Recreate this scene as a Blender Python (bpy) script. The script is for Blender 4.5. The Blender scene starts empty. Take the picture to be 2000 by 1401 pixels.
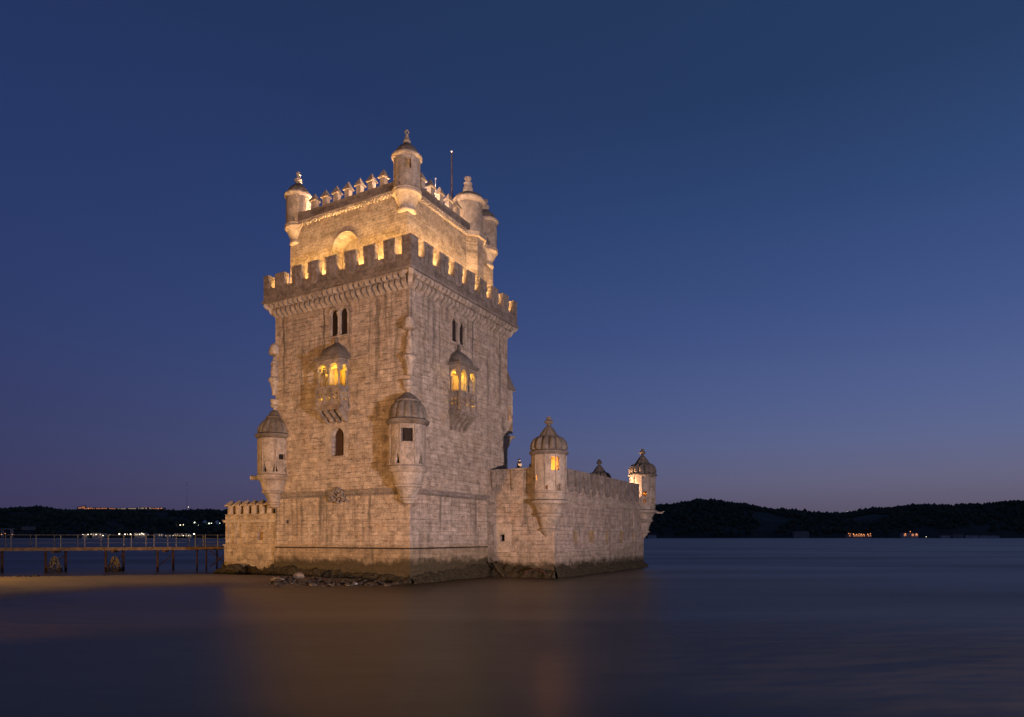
import bpy, bmesh, math, random
from mathutils import Vector, Matrix, noise
R = math.radians
rnd = random.Random(7)
sc = bpy.context.scene
C = sc.collection

# ------------------------------------------------------------------ camera
cd = bpy.data.cameras.new('camera'); cam = bpy.data.objects.new('camera', cd); C.objects.link(cam)
HC = 2.84
cam.location = (0, 0, HC); cam.rotation_euler = (R(90), 0, 0)
cd.sensor_width = 36; cd.lens = 23.04; cd.shift_y = 0.17425
cd.clip_start = 0.5; cd.clip_end = 20000
sc.camera = cam

# ------------------------------------------------------------------ exposure and sampling
sc.view_settings.view_transform = 'Standard'; sc.view_settings.look = 'None'
sc.view_settings.exposure = 0; sc.view_settings.gamma = 1
sc.render.engine = 'CYCLES'
sc.cycles.use_denoising = True
sc.cycles.max_bounces = 6; sc.cycles.diffuse_bounces = 3; sc.cycles.glossy_bounces = 3
sc.cycles.sample_clamp_indirect = 3
sc.cycles.caustics_reflective = False; sc.cycles.caustics_refractive = False


def lin(r, g, b):
    f = lambda c: (c / 12.92 if c <= .04045 else ((c + .055) / 1.055) ** 2.4)
    return (f(r / 255), f(g / 255), f(b / 255), 1)


# ------------------------------------------------------------------ dusk sky
world = bpy.data.worlds.new('World'); sc.world = world; world.use_nodes = True
wt = world.node_tree; wn = wt.nodes; wl = wt.links
bg = wn['Background']


def wmath(op, a, b=None, c=None):
    n = wn.new('ShaderNodeMath'); n.operation = op
    for i, v in enumerate((a, b, c)):
        if v is None: continue
        if isinstance(v, (int, float)): n.inputs[i].default_value = v
        else: wl.new(v, n.inputs[i])
    return n.outputs[0]


def wramp(f, stops):
    n = wn.new('ShaderNodeValToRGB'); n.color_ramp.interpolation = 'LINEAR'
    el = n.color_ramp.elements
    while len(el) < len(stops): el.new(.5)
    for e, (p, c) in zip(el, stops): e.position = p; e.color = lin(*c)
    wl.new(f, n.inputs[0]); return n.outputs[0]


tc = wn.new('ShaderNodeTexCoord'); sp = wn.new('ShaderNodeSeparateXYZ'); wl.new(tc.outputs['Generated'], sp.inputs[0])
elev = wmath('MULTIPLY', wmath('ARCSINE', sp.outputs[2]), 1 / R(90))                # 0 at the horizon, 1 overhead
azim = wmath('ARCTAN2', sp.outputs[0], sp.outputs[1])                               # 0 ahead, + to the right
glow = wmath('MULTIPLY_ADD', wmath('COSINE', wmath('SUBTRACT', azim, R(75))), .5, .5)  # afterglow where the sun went down
glow = wmath('SMOOTH_MIN', wmath('MAXIMUM', wmath('MULTIPLY_ADD', glow, 1.62, -.47), 0), 1, .1)
far_side = wramp(elev, [(0, (58, 53, 82)), (.035, (61, 59, 94)), (.08, (57, 62, 101)), (.17, (48, 61, 107)), (.26, (41, 57, 104)), (.36, (37, 53, 98)), (.46, (32, 48, 82)), (.9, (22, 36, 66))])
sun_side = wramp(elev, [(0, (86, 77, 90)), (.022, (94, 87, 106)), (.05, (102, 101, 128)), (.085, (94, 104, 143)), (.125, (83, 98, 145)), (.19, (66, 86, 136)), (.28, (49, 73, 119)), (.36, (39, 61, 99)), (.9, (24, 42, 74))])
mx = wn.new('ShaderNodeMix'); mx.data_type = 'RGBA'
wl.new(glow, mx.inputs[0]); wl.new(far_side, mx.inputs[6]); wl.new(sun_side, mx.inputs[7])
wl.new(mx.outputs[2], bg.inputs[0]); bg.inputs[1].default_value = 1.0


# ------------------------------------------------------------------ lamps that light the monument
CX, CY = -6.25, 40.0
DR = Vector((0.4877, 0.8730)); DL = Vector((-0.8729, 0.4879))
ROT = math.atan2(DR.y, DR.x)


def W(x, y, z=0.0):
    """tower frame (x along the right face, y along the left face) to world"""
    return Vector((CX + x * DR.x + y * DL.x, CY + x * DR.y + y * DL.y, z))


def lamp(kind, loc, power, col, target=None, **kw):
    d = bpy.data.lights.new('flood_or_fill_light', kind); d.energy = power; d.color = col
    for k, v in kw.items(): setattr(d, k, v)
    o = bpy.data.objects.new('flood_or_fill_light', d); C.objects.link(o); o.location = loc
    if target is not None:
        o.rotation_euler = (Vector(target) - Vector(loc)).to_track_quat('-Z', 'Z').to_euler()
    return o


# shore floodlights: sodium on the left, paler metal halide to the right of the viewer
lamp('SPOT', Vector((-28, 8, .40)), 41000, (1, .49, .16), W(0, 6.5, 9.0), spot_size=R(75), spot_blend=.4, shadow_soft_size=.3)
lamp('SPOT', Vector((20.7, 2.0, .18)), 100000, (1, .76, .81), W(10, 0, 10.0), spot_size=R(85), spot_blend=.4, shadow_soft_size=.3)
lamp('SPOT', Vector((13, -8, .8)), 9500, (1, .62, .42), W(3.5, 0, 18.5), spot_size=R(42), spot_blend=.12, shadow_soft_size=.4)  # added fill for the tower faces, no such lamp known
lamp('SPOT', Vector((-39, 32, 6.0)), 7600, (1, .60, .20), Vector((-28, 45, 0)), spot_size=R(115), spot_blend=1.0, shadow_soft_size=.3)   # unseen spot added to brighten the sand
GOLD = (1, .56, .20)


def strip(x, y, z, along, length, power, nrm, col=GOLD):
    """linear flood along the wall walk"""
    d = bpy.data.lights.new('wall_walk_light', 'AREA'); d.shape = 'RECTANGLE'; d.size = length; d.size_y = .12; d.energy = power; d.color = col
    o = bpy.data.objects.new('wall_walk_light', d); C.objects.link(o)
    ax = (DR if along == 'x' else DL); ax = Vector((ax.x, ax.y, 0))
    n = Vector((nrm[0] * DR.x + nrm[1] * DL.x, nrm[0] * DR.y + nrm[1] * DL.y, nrm[2])).normalized()
    zc = -n; yc = zc.cross(ax).normalized()
    m = Matrix((ax, yc, zc)).transposed().to_4x4(); m.translation = W(x, y, z)
    o.matrix_world = m


strip(-.02, 5.9, 19.75, 'y', 11.4, 1250, (.35, 0, .94))
strip(5.9, -.02, 19.75, 'x', 11.8, 1450, (0, .35, .94))
strip(5.9, 11.55, 19.75, 'x', 10.0, 900, (0, -.35, .94))
strip(11.75, 6.0, 19.75, 'y', 10.0, 900, (-.35, 0, .94))
lamp('POINT', W(2.6, 2.2, 25.0), 1100, (1, .62, .42), shadow_soft_size=.12)      # roof terrace
lamp('POINT', W(6.3, 2.2, 25.0), 200, (1, .56, .25), shadow_soft_size=.12)
lamp('POINT', W(3.4, 8.7, 25.4), 2000, (1, .62, .42), shadow_soft_size=.12)

# ------------------------------------------------------------------ materials


class NT:
    def __init__(s, name):
        s.m = bpy.data.materials.new(name); s.m.use_nodes = True
        s.n = s.m.node_tree.nodes; s.l = s.m.node_tree.links
        s.b = s.n['Principled BSDF']; s.b.inputs['Roughness'].default_value = .85
        s.b.inputs['Specular IOR Level'].default_value = .25
        s.tc = s.n.new('ShaderNodeTexCoord'); s.oi = s.n.new('ShaderNodeObjectInfo')

    def put(s, v, sock):
        if v is None: return
        if isinstance(v, (int, float)): sock.default_value = v
        elif isinstance(v, (tuple, list)): sock.default_value = v
        else: s.l.new(v, sock)

    def math(s, op, a, b=None, c=None, clamp=False):
        n = s.n.new('ShaderNodeMath'); n.operation = op; n.use_clamp = clamp
        for i, v in enumerate((a, b, c)): s.put(v, n.inputs[i])
        return n.outputs[0]

    def sep(s, v=None):
        n = s.n.new('ShaderNodeSeparateXYZ'); s.l.new(v or s.tc.outputs['Object'], n.inputs[0]); return n.outputs

    def comb(s, x, y, z=0.0):
        n = s.n.new('ShaderNodeCombineXYZ')
        for i, v in enumerate((x, y, z)): s.put(v, n.inputs[i])
        return n.outputs[0]

    def vmath(s, op, a, b):
        n = s.n.new('ShaderNodeVectorMath'); n.operation = op; s.put(a, n.inputs[0]); s.put(b, n.inputs[1]); return n.outputs[0]

    def noise(s, vec, scale, detail=4, rough=.55):
        n = s.n.new('ShaderNodeTexNoise'); s.l.new(vec, n.inputs['Vector'])
        n.inputs['Scale'].default_value = scale; n.inputs['Detail'].default_value = detail; n.inputs['Roughness'].default_value = rough
        return n.outputs[0]

    def rng(s, v, a, b, c=0.0, d=1.0):
        n = s.n.new('ShaderNodeMapRange'); n.interpolation_type = 'SMOOTHSTEP'; s.l.new(v, n.inputs[0])
        for i, x in enumerate((a, b, c, d)): n.inputs[i + 1].default_value = x
        return n.outputs[0]

    def mix(s, f, a, b, mode='MIX'):
        n = s.n.new('ShaderNodeMix'); n.data_type = 'RGBA'; n.blend_type = mode
        s.put(f, n.inputs[0]); s.put(a, n.inputs[6]); s.put(b, n.inputs[7]); return n.outputs[2]

    def bump(s, h, dist, strength=1.0):
        n = s.n.new('ShaderNodeBump'); n.inputs['Distance'].default_value = dist; n.inputs['Strength'].default_value = strength
        s.l.new(h, n.inputs['Height']); s.l.new(n.outputs[0], s.b.inputs['Normal'])


def c3(r, g, b): return (r, g, b, 1)


def stone_material(name, base, alt, dirt, row=.36, width=.85, blocks=True, streak=.5, algae=None, around=None, grime=.35, relief=.02, drips=0.0):
    """weathered limestone: ashlar blocks of uneven length, stains that run down, lichen, sea weed up to the tide line"""
    t = NT(name)
    pos = t.vmath('ADD', t.tc.outputs['Object'], t.comb(t.math('MULTIPLY', t.oi.outputs['Random'], 13.0), t.math('MULTIPLY', t.oi.outputs['Random'], 7.0), 0.0)) if not blocks else t.tc.outputs['Object']
    x, y, z = t.sep(pos)
    big = t.noise(pos, .35, 4, .6)
    mid = t.noise(pos, 1.7, 5, .62)
    fine = t.noise(pos, 9.0, 5, .65)
    col = t.mix(t.rng(big, .3, .7), base, alt)
    height = t.math('MULTIPLY', fine, .5)
    if blocks:
        u = t.math('ADD', x, y)
        if around:                                       # courses follow a round shaft
            u = t.math('MULTIPLY', t.math('ARCTAN2', y, x), around)
        zz = t.math('ADD', z, t.math('MULTIPLY', t.math('SUBTRACT', t.noise(pos, .6, 2), .5), .08))
        zz = t.math('ADD', zz, t.math('MULTIPLY', t.math('SUBTRACT', t.noise(t.comb(0.0, 0.0, t.math('MULTIPLY', z, .9)), 1.0, 1), .5), row * 2.6))
        u = t.math('ADD', u, t.math('MULTIPLY', t.math('SUBTRACT', t.noise(pos, 2.3, 2), .5), .10))
        ri = t.math('FLOOR', t.math('DIVIDE', zz, row))
        wn_ = t.n.new('ShaderNodeTexWhiteNoise'); wn_.noise_dimensions = '1D'; t.l.new(ri, wn_.inputs['W'])
        h = wn_.outputs['Value']
        uu = t.math('ADD', t.math('MULTIPLY', u, t.math('MULTIPLY_ADD', h, .9, .6)), t.math('MULTIPLY', h, 17.0))
        br = t.n.new('ShaderNodeTexBrick'); t.l.new(t.comb(uu, zz), br.inputs['Vector'])
        br.inputs['Scale'].default_value = 1; br.inputs['Brick Width'].default_value = width; br.inputs['Row Height'].default_value = row
        br.inputs['Mortar Size'].default_value = .011; br.inputs['Mortar Smooth'].default_value = .35; br.inputs['Bias'].default_value = -.1
        br.inputs['Color1'].default_value = (1.08, 1.06, 1.03, 1); br.inputs['Color2'].default_value = (.78, .76, .73, 1)
        br.inputs['Mortar'].default_value = (.66, .61, .56, 1)
        br.offset = .5; br.squash = 1.0
        seen = t.rng(t.noise(pos, 1.1, 4, .6),   .36, .60, .55, 1.0)      # joints show in some places, are worn flush in others
        col = t.mix(seen, col, br.outputs['Color'], 'MULTIPLY')
        height = t.math('ADD', height, t.math('MULTIPLY', t.math('MULTIPLY', t.math('SUBTRACT', 1.0, br.outputs['Fac']), seen), .7))
        # eroded joints: short dark dashes along the courses
        dash = t.rng(t.noise(t.comb(t.math('MULTIPLY', u, 1.3), t.math('MULTIPLY', zz, 6.5), 2.0), 1.0, 4, .65), .57, .70)
        col = t.mix(t.math('MULTIPLY', dash, .48), col, c3(.10, .075, .05))
        height = t.math('SUBTRACT', height, t.math('MULTIPLY', dash, .9))
        # single dark or replaced stones
        hole = t.math('MULTIPLY', t.rng(t.noise(t.comb(t.math('MULTIPLY', u, 1.1), t.math('MULTIPLY', zz, 2.0), t.math('MULTIPLY', h, 3.0)), 1.3, 2), .60, .66), .35)
        col = t.mix(hole, col, dirt)
    # mottled grain, rusty and ochre patches
    col = t.mix(t.math('MULTIPLY', t.rng(t.noise(t.vmath('ADD', pos, (7.0, 3.0, 5.0)), .9, 5, .65), .50, .68), .45), col, c3(base[0] * .74, base[1] * .60, base[2] * .42))
    col = t.mix(.75, col, t.mix(t.rng(fine, .3, .72), c3(.62, .60, .58), c3(1.2, 1.18, 1.15)), 'MULTIPLY')
    col = t.mix(.7, col, t.mix(t.rng(mid, .3, .7), c3(.56, .54, .52), c3(1.2, 1.19, 1.17)), 'MULTIPLY')
    # rain streaks
    sv = t.comb(t.math('MULTIPLY', x, 1.7), t.math('MULTIPLY', y, 1.7), t.math('MULTIPLY', z, .20))
    st = t.math('MULTIPLY', t.rng(t.noise(sv, 1.0, 5, .68), .48, .74), t.rng(t.noise(pos, .45, 3), .40, .58))
    sv2 = t.comb(t.math('MULTIPLY', x, 6.5), t.math('MULTIPLY', y, 6.5), t.math('MULTIPLY', z, .8))
    st = t.math('MAXIMUM', st, t.math('MULTIPLY', t.rng(t.noise(sv2, 1.0, 4, .6), .58, .86), t.rng(t.noise(pos, .8, 3), .42, .60)))
    col = t.mix(t.math('MULTIPLY', st, streak), col, dirt)
    if drips:                                            # grime washed down from the corbels and from the string course
        uu = t.math('ADD', t.math('ADD', x, y), t.math('MULTIPLY', t.noise(t.comb(x, y, t.math('MULTIPLY', z, .6)), 1.4, 4, .6), .55))
        lane = t.rng(t.noise(t.comb(t.math('MULTIPLY', uu, 2.4), t.math('MULTIPLY', z, .05), 0.0), 1.0, 4, .65), .49, .66)
        jig = t.noise(t.comb(t.math('MULTIPLY', uu, 1.1), 3.0, 0.0), 1.0, 2, .5)
        up = t.rng(t.math('ADD', z, t.math('MULTIPLY', t.math('SUBTRACT', jig, .5), 16.0)), 10.0, 18.0)
        lo = t.math('MULTIPLY', t.rng(t.math('ADD', z, t.math('MULTIPLY', t.math('SUBTRACT', jig, .5), 5.0)), 1.8, 4.8), t.math('MULTIPLY', t.math('LESS_THAN', z, 5.7), .75))
        col = t.mix(t.math('MULTIPLY', t.math('MULTIPLY', lane, t.math('MAXIMUM', up, lo)), drips), col, dirt)
    # lichen
    gr = t.rng(t.noise(pos, 2.6, 6, .7), .50, .70)
    col = t.mix(t.math('MULTIPLY', gr, grime), col, dirt)
    if algae:
        wz = t.math('ADD', z, t.math('MULTIPLY', t.math('SUBTRACT', t.noise(pos, 1.1, 5, .65), .5), 1.5))
        edge = t.math('SUBTRACT', 1.0, t.rng(wz, algae - .30, algae + .22))
        weed = t.mix(t.rng(t.noise(pos, 3.0, 4), .4, .7), c3(.006, .006, .003), c3(.024, .019, .008))
        col = t.mix(t.math('MULTIPLY', edge, .93), col, weed)
        tide = t.math('SUBTRACT', 1.0, t.rng(wz, algae, algae + 1.6))
        col = t.mix(t.math('MULTIPLY', tide, .3), col, c3(.12, .09, .04))
        height = t.math('ADD', height, t.math('MULTIPLY', edge, t.math('MULTIPLY', t.noise(pos, 6.0, 4), 2.5)))
    t.l.new(col, t.b.inputs['Base Color'])
    t.bump(height, relief * 1.6, .9)
    return t.m


LIME, LIME2, DIRT = c3(.49, .415, .325), c3(.41, .345, .265), c3(.085, .075, .058)
M = {}
M['ashlar'] = stone_material('limestone_ashlar', LIME, LIME2, DIRT, row=.29, width=.66, streak=.75, grime=.30, drips=1.0)
M['base'] = stone_material('tidal_ashlar', c3(.44, .355, .245), c3(.37, .295, .20), DIRT, row=.34, width=.8, streak=.8, algae=1.42, grime=.35)
M['rough'] = stone_material('weedy_rock', c3(.026, .021, .011), c3(.016, .014, .008), c3(.01, .009, .005), blocks=False, algae=1.15, relief=.10)
M['bastion'] = stone_material('bastion_ashlar', c3(.44, .37, .295), c3(.38, .32, .25), DIRT, row=.33, width=.8, streak=.7, algae=1.05, grime=.38)
M['wing'] = stone_material('wing_ashlar', c3(.47, .385, .27), c3(.42, .34, .23), DIRT, row=.40, width=.7, streak=.5, algae=.75, grime=.3)
M['brick'] = stone_material('small_course_limestone', c3(.45, .385, .30), c3(.40, .335, .255), DIRT, row=.20, width=.42, streak=.4, grime=.3)
M['carved'] = stone_material('carved_limestone', c3(.44, .38, .30), c3(.36, .305, .235), DIRT, blocks=False, streak=.6, grime=.5)
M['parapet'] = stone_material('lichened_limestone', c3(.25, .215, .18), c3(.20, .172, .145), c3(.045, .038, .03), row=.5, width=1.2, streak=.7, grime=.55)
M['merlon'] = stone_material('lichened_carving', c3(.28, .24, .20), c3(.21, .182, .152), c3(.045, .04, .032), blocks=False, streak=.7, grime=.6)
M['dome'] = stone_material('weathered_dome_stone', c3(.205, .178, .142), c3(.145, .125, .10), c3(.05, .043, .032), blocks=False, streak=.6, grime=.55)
M['shaft'] = stone_material('turret_limestone', c3(.40, .34, .265), c3(.33, .28, .215), DIRT, blocks=False, streak=.8, grime=.5)
M['clean'] = stone_material('repaired_limestone', c3(.42, .36, .285), c3(.37, .315, .245), DIRT, blocks=False, streak=.35, grime=.15, relief=.008)
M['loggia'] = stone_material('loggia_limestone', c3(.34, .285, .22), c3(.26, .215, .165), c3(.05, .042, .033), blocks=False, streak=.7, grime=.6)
M['fill'] = stone_material('ochre_infill', c3(.40, .29, .14), c3(.30, .22, .12), DIRT, blocks=False, streak=.4, grime=.4)


M['post'] = stone_material('post_limestone', c3(.45, .37, .26), c3(.40, .32, .215), DIRT, blocks=False, streak=.5, grime=.35)


def plain(name, col, rough=.6, metal=0, vary=.25, scale=4.0):
    t = NT(name); f = t.noise(t.tc.outputs['Object'], scale, 5, .6)
    a = tuple(c * (1 - vary) for c in col[:3]) + (1,); b = tuple(min(1, c * (1 + vary)) for c in col[:3]) + (1,)
    t.l.new(t.mix(t.rng(f, .3, .7), a, b), t.b.inputs['Base Color'])
    t.b.inputs['Roughness'].default_value = rough; t.b.inputs['Metallic'].default_value = metal
    t.bump(f, .01, .4); return t.m


def glowing(name, col, strength):
    t = NT(name); t.b.inputs['Base Color'].default_value = c3(.3, .3, .3)
    t.b.inputs['Emission Color'].default_value = col; t.b.inputs['Emission Strength'].default_value = strength
    return t.m


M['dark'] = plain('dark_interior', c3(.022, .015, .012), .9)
M['door'] = plain('brown_shutter_wood', c3(.055, .030, .022), .7)
M['steel'] = plain('galvanised_steel', c3(.085, .085, .095), .5, .3)
M['rust'] = plain('rusty_steel', c3(.045, .020, .012), .85, .1, .5)
M['deck'] = plain('weathered_deck', c3(.11, .07, .04), .9, 0, .4)
M['pole'] = plain('flagpole_paint', c3(.10, .075, .07), .6)
M['white'] = plain('white_paint', c3(.7, .68, .64), .6)
M['rock'] = plain('wet_rock', c3(.05, .040, .028), .35, 0, .5, 3)
M['rockpale'] = plain('pale_rock', c3(.15, .12, .085), .6, 0, .5, 3)
M['timber'] = plain('wet_timber', c3(.045, .036, .02), .8)
M['weed'] = plain('bladder_wrack', c3(.13, .085, .02), .6, 0, .7, 9)
M['lamp_white'] = glowing('lamp_white', c3(1, .84, .58), 5)
M['lamp_green'] = glowing('lamp_green', c3(.82, 1, .72), 4)
M['lamp_orange'] = glowing('lamp_orange', c3(1, .36, .10), 2.2)
M['glow_orange'] = glowing('orange_glow', c3(1, .36, .14), .55)
M['glow_pale'] = glowing('pale_glow', c3(1, .72, .45), .45)
M['house'] = plain('render_wall', c3(.30, .26, .22), .9, 0, .15, .2)
M['house_pale'] = plain('pale_render_wall', c3(.5, .46, .42), .9, 0, .15, .2)
M['house_roof'] = plain('roof_tile', c3(.14, .08, .06), .9, 0, .2, .3)
M['tank'] = plain('tank_paint', c3(.55, .56, .53), .5, 0, .1, .3)


# ------------------------------------------------------------------ mesh helpers
class MB:
    def __init__(s): s.v = []; s.f = []; s.mi = []; s.cur = 0

    def add(s, verts, faces):
        o = len(s.v); s.v += [tuple(v) for v in verts]
        for f in faces: s.f.append(tuple(i + o for i in f)); s.mi.append(s.cur)
        return s

    def box(s, x0, x1, y0, y1, z0, z1):
        return s.add([(x0, y0, z0), (x1, y0, z0), (x1, y1, z0), (x0, y1, z0), (x0, y0, z1), (x1, y0, z1), (x1, y1, z1), (x0, y1, z1)],
                     [(0, 3, 2, 1), (4, 5, 6, 7), (0, 1, 5, 4), (1, 2, 6, 5), (2, 3, 7, 6), (3, 0, 4, 7)])

    def frustum(s, cx, cy, a0, b0, z0, a1, b1, z1):
        return s.add([(cx - a0, cy - b0, z0), (cx + a0, cy - b0, z0), (cx + a0, cy + b0, z0), (cx - a0, cy + b0, z0),
                      (cx - a1, cy - b1, z1), (cx + a1, cy - b1, z1), (cx + a1, cy + b1, z1), (cx - a1, cy + b1, z1)],
                     [(0, 3, 2, 1), (4, 5, 6, 7), (0, 1, 5, 4), (1, 2, 6, 5), (2, 3, 7, 6), (3, 0, 4, 7)])

    def prism(s, poly, P, d0, d1):
        n = len(poly)
        vs = [P(u, v, d0) for u, v in poly] + [P(u, v, d1) for u, v in poly]
        return s.add(vs, [tuple(range(n)), tuple(range(2 * n - 1, n - 1, -1))] + [(i, (i + 1) % n, n + (i + 1) % n, n + i) for i in range(n)])

    def lathe(s, prof, cx, cy, seg=32, lobes=0, amp=0.0, lz=(0, 0), cap=True, spin=0.0):
        vs = []
        for r, z in prof:
            for i in range(seg):
                a = 2 * math.pi * i / seg + spin; rr = r
                if lobes and lz[0] <= z <= lz[1]:
                    rr = r * (1 - amp + amp * 1.6 * abs(math.sin(lobes * a / 2)) ** .6)
                vs.append((cx + rr * math.cos(a), cy + rr * math.sin(a), z))
        fs = []
        for k in range(len(prof) - 1):
            for i in range(seg):
                j = (i + 1) % seg; fs.append((k * seg + i, k * seg + j, (k + 1) * seg + j, (k + 1) * seg + i))
        if cap:
            fs.append(tuple(range(seg - 1, -1, -1))); fs.append(tuple((len(prof) - 1) * seg + i for i in range(seg)))
        return s.add(vs, fs)

    def tube(s, pts, r, seg=6, r1=None):
        pts = [Vector(p) for p in pts]; n = len(pts); vs = []
        for k, p in enumerate(pts):
            t = (pts[min(k + 1, n - 1)] - pts[max(k - 1, 0)]).normalized()
            a = t.cross(Vector((0, 0, 1)) if abs(t.z) < .9 else Vector((1, 0, 0))).normalized(); b = t.cross(a)
            rr = r if r1 is None else r + (r1 - r) * k / (n - 1)
            for i in range(seg):
                q = 2 * math.pi * i / seg; vs.append(p + a * rr * math.cos(q) + b * rr * math.sin(q))
        fs = [(k * seg + i, k * seg + (i + 1) % seg, (k + 1) * seg + (i + 1) % seg, (k + 1) * seg + i) for k in range(n - 1) for i in range(seg)]
        fs += [tuple(range(seg - 1, -1, -1)), tuple((n - 1) * seg + i for i in range(seg))]
        return s.add(vs, fs)

    def blob(s, c, rx, ry, rz, sub=1, jit=.0, seed=0):
        bm = bmesh.new(); bmesh.ops.create_icosphere(bm, subdivisions=sub, radius=1)
        q = random.Random(seed)
        vs = []
        for v in bm.verts:
            k = 1 + q.uniform(-jit, jit); vs.append((c[0] + v.co.x * rx * k, c[1] + v.co.y * ry * k, c[2] + v.co.z * rz * k))
        fs = [tuple(v.index for v in f.verts) for f in bm.faces]; bm.free()
        return s.add(vs, fs)

    def panel(s, outer, holes, P, depth, back=False):
        """flat wall with real openings: outline and hole loops in (u, v); reveals go 'depth' inwards"""
        bm = bmesh.new(); loops = []
        for lp in [outer] + holes:
            vs = [bm.verts.new((u, v, 0)) for u, v in lp]; loops.append(vs)
            for i in range(len(vs)): bm.edges.new((vs[i], vs[(i + 1) % len(vs)]))
        bmesh.ops.triangle_fill(bm, use_beauty=True, use_dissolve=False, edges=bm.edges[:])
        bm.verts.index_update()
        s.add([P(v.co.x, v.co.y, 0) for v in bm.verts], [tuple(v.index for v in f.verts) for f in bm.faces])
        bm.free()
        for lp in holes:
            n = len(lp)
            s.add([P(u, v, 0) for u, v in lp] + [P(u, v, depth) for u, v in lp], [(i, (i + 1) % n, n + (i + 1) % n, n + i) for i in range(n)])
            if back: s.add([P(u, v, depth) for u, v in lp], [tuple(range(n))])
        return s

    def shaft(s, cx, cy, r, z0, z1, wins=(), tris=(), seg=40, thick=.18, taper=0.0):
        """round turret wall with real square windows and triangular loopholes, angles in degrees"""
        A = sorted(set([round(360 * i / seg, 3) for i in range(seg)] + [round(q % 360, 3) for w in list(wins) + list(tris) for q in (w[0], w[1], (w[0] + w[1]) / 2)]))
        Z = sorted(set([z0, z1] + [q for w in list(wins) + list(tris) for q in w[2:4]]))
        pt = lambda a, z, rr: (cx + (rr) * math.cos(R(a)), cy + (rr) * math.sin(R(a)), z)
        def inside(a, z, lst):
            for w in lst:
                if (a - w[0]) % 360 < (w[1] - w[0]) and w[2] < z < w[3]: return w
        for i, a in enumerate(A):
            b = A[(i + 1) % len(A)]; bb = b if b > a else b + 360; am = (a + bb) / 2
            for k in range(len(Z) - 1):
                za, zb = Z[k], Z[k + 1]; zm = (za + zb) / 2
                if inside(am, zm, wins): continue
                t = inside(am, zm, tris)
                if t:                                     # fill the two sides of the triangle
                    top = lambda q: t[2] + (t[3] - t[2]) * (1 - abs((q - (t[0] + t[1]) / 2)) / ((t[1] - t[0]) / 2))
                    a_ = t[0] + (a - t[0]) % 360; b_ = a_ + (bb - a)
                    la, lb = max(za, min(zb, top(a_))), max(za, min(zb, top(b_)))
                    s.add([pt(a_, la, r), pt(b_, lb, r), pt(b_, zb, r), pt(a_, zb, r)], [(0, 1, 2, 3)])
                    s.add([pt(a_, la, r), pt(b_, lb, r), pt(b_, lb, r - thick), pt(a_, la, r - thick)], [(0, 1, 2, 3)])
                    continue
                s.add([pt(a, za, r), pt(bb, za, r), pt(bb, zb, r), pt(a, zb, r)], [(0, 1, 2, 3)])
        ro = r; r -= .004
        for a0, a1, za, zb in [w[:4] for w in wins]:
            ang = [a0 + (a1 - a0) * i / 4 for i in range(5)]
            for a in (a0, a1): s.add([pt(a, za, r), pt(a, zb, r), pt(a, zb, ro - thick), pt(a, za, ro - thick)], [(0, 1, 2, 3)])
            for z in (za, zb):
                for i in range(4): s.add([pt(ang[i], z, r), pt(ang[i + 1], z, r), pt(ang[i + 1], z, r - thick), pt(ang[i], z, r - thick)], [(0, 1, 2, 3)])
        return s

    def build(s, name, mats, parent=None, origin=(0, 0, 0), smooth=False, weld=True):
        me = bpy.data.meshes.new(name)
        ox, oy, oz = origin
        me.from_pydata([(x - ox, y - oy, z - oz) for x, y, z in s.v], [], s.f)
        mats = mats if isinstance(mats, (list, tuple)) else [mats]
        for m in mats: me.materials.append(m)
        if len(mats) > 1: me.polygons.foreach_set('material_index', s.mi)
        bm = bmesh.new(); bm.from_mesh(me)
        if weld: bmesh.ops.remove_doubles(bm, verts=bm.verts[:], dist=1e-4)
        bmesh.ops.recalc_face_normals(bm, faces=bm.faces[:])
        bm.to_mesh(me); bm.free()
        if smooth:
            me.polygons.foreach_set('use_smooth', [True] * len(me.polygons))
            me.set_sharp_from_angle(angle=R(38))
        me.update()
        o = bpy.data.objects.new(name, me); C.objects.link(o)
        if parent is not None: o.parent = parent
        return o


def tag(o, label, cat, group=None, kind=None):
    o['label'] = label
    if cat: o['category'] = cat
    if group: o['group'] = group
    if kind: o['kind'] = kind
    return o


def thing(name, label, cat, loc, rz=0.0, group=None):
    o = bpy.data.objects.new(name, None); C.objects.link(o); o.location = loc; o.rotation_euler = (0, 0, rz)
    o.empty_display_size = .3
    return tag(o, label, cat, group)


def structure(o): o['kind'] = 'structure'; return o


def dup(o, loc, rz=None, parent=None):
    """copy of a part (with its own pieces) at another place"""
    c = o.copy(); C.objects.link(c); c.location = loc
    if rz is not None: c.rotation_euler = (0, 0, rz)
    if parent is not None: c.parent = parent
    for ch in o.children:
        d = ch.copy(); C.objects.link(d); d.parent = c
    return c


def arch(u0, u1, v0, spring, n=12, point=0.0):
    """outline of an arched opening"""
    r = (u1 - u0) / 2; cu = (u0 + u1) / 2
    return [(u0, v0), (u1, v0)] + [(cu + r * math.cos(math.pi * i / n), spring + (r + point) * math.sin(math.pi * i / n)) for i in range(n + 1)]


def rect(u0, u1, v0, v1): return [(u0, v0), (u1, v0), (u1, v1), (u0, v1)]


LF = lambda u, v, d: (d, u, v)          # left face of the tower
RF = lambda u, v, d: (u, d, v)          # right face

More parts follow.
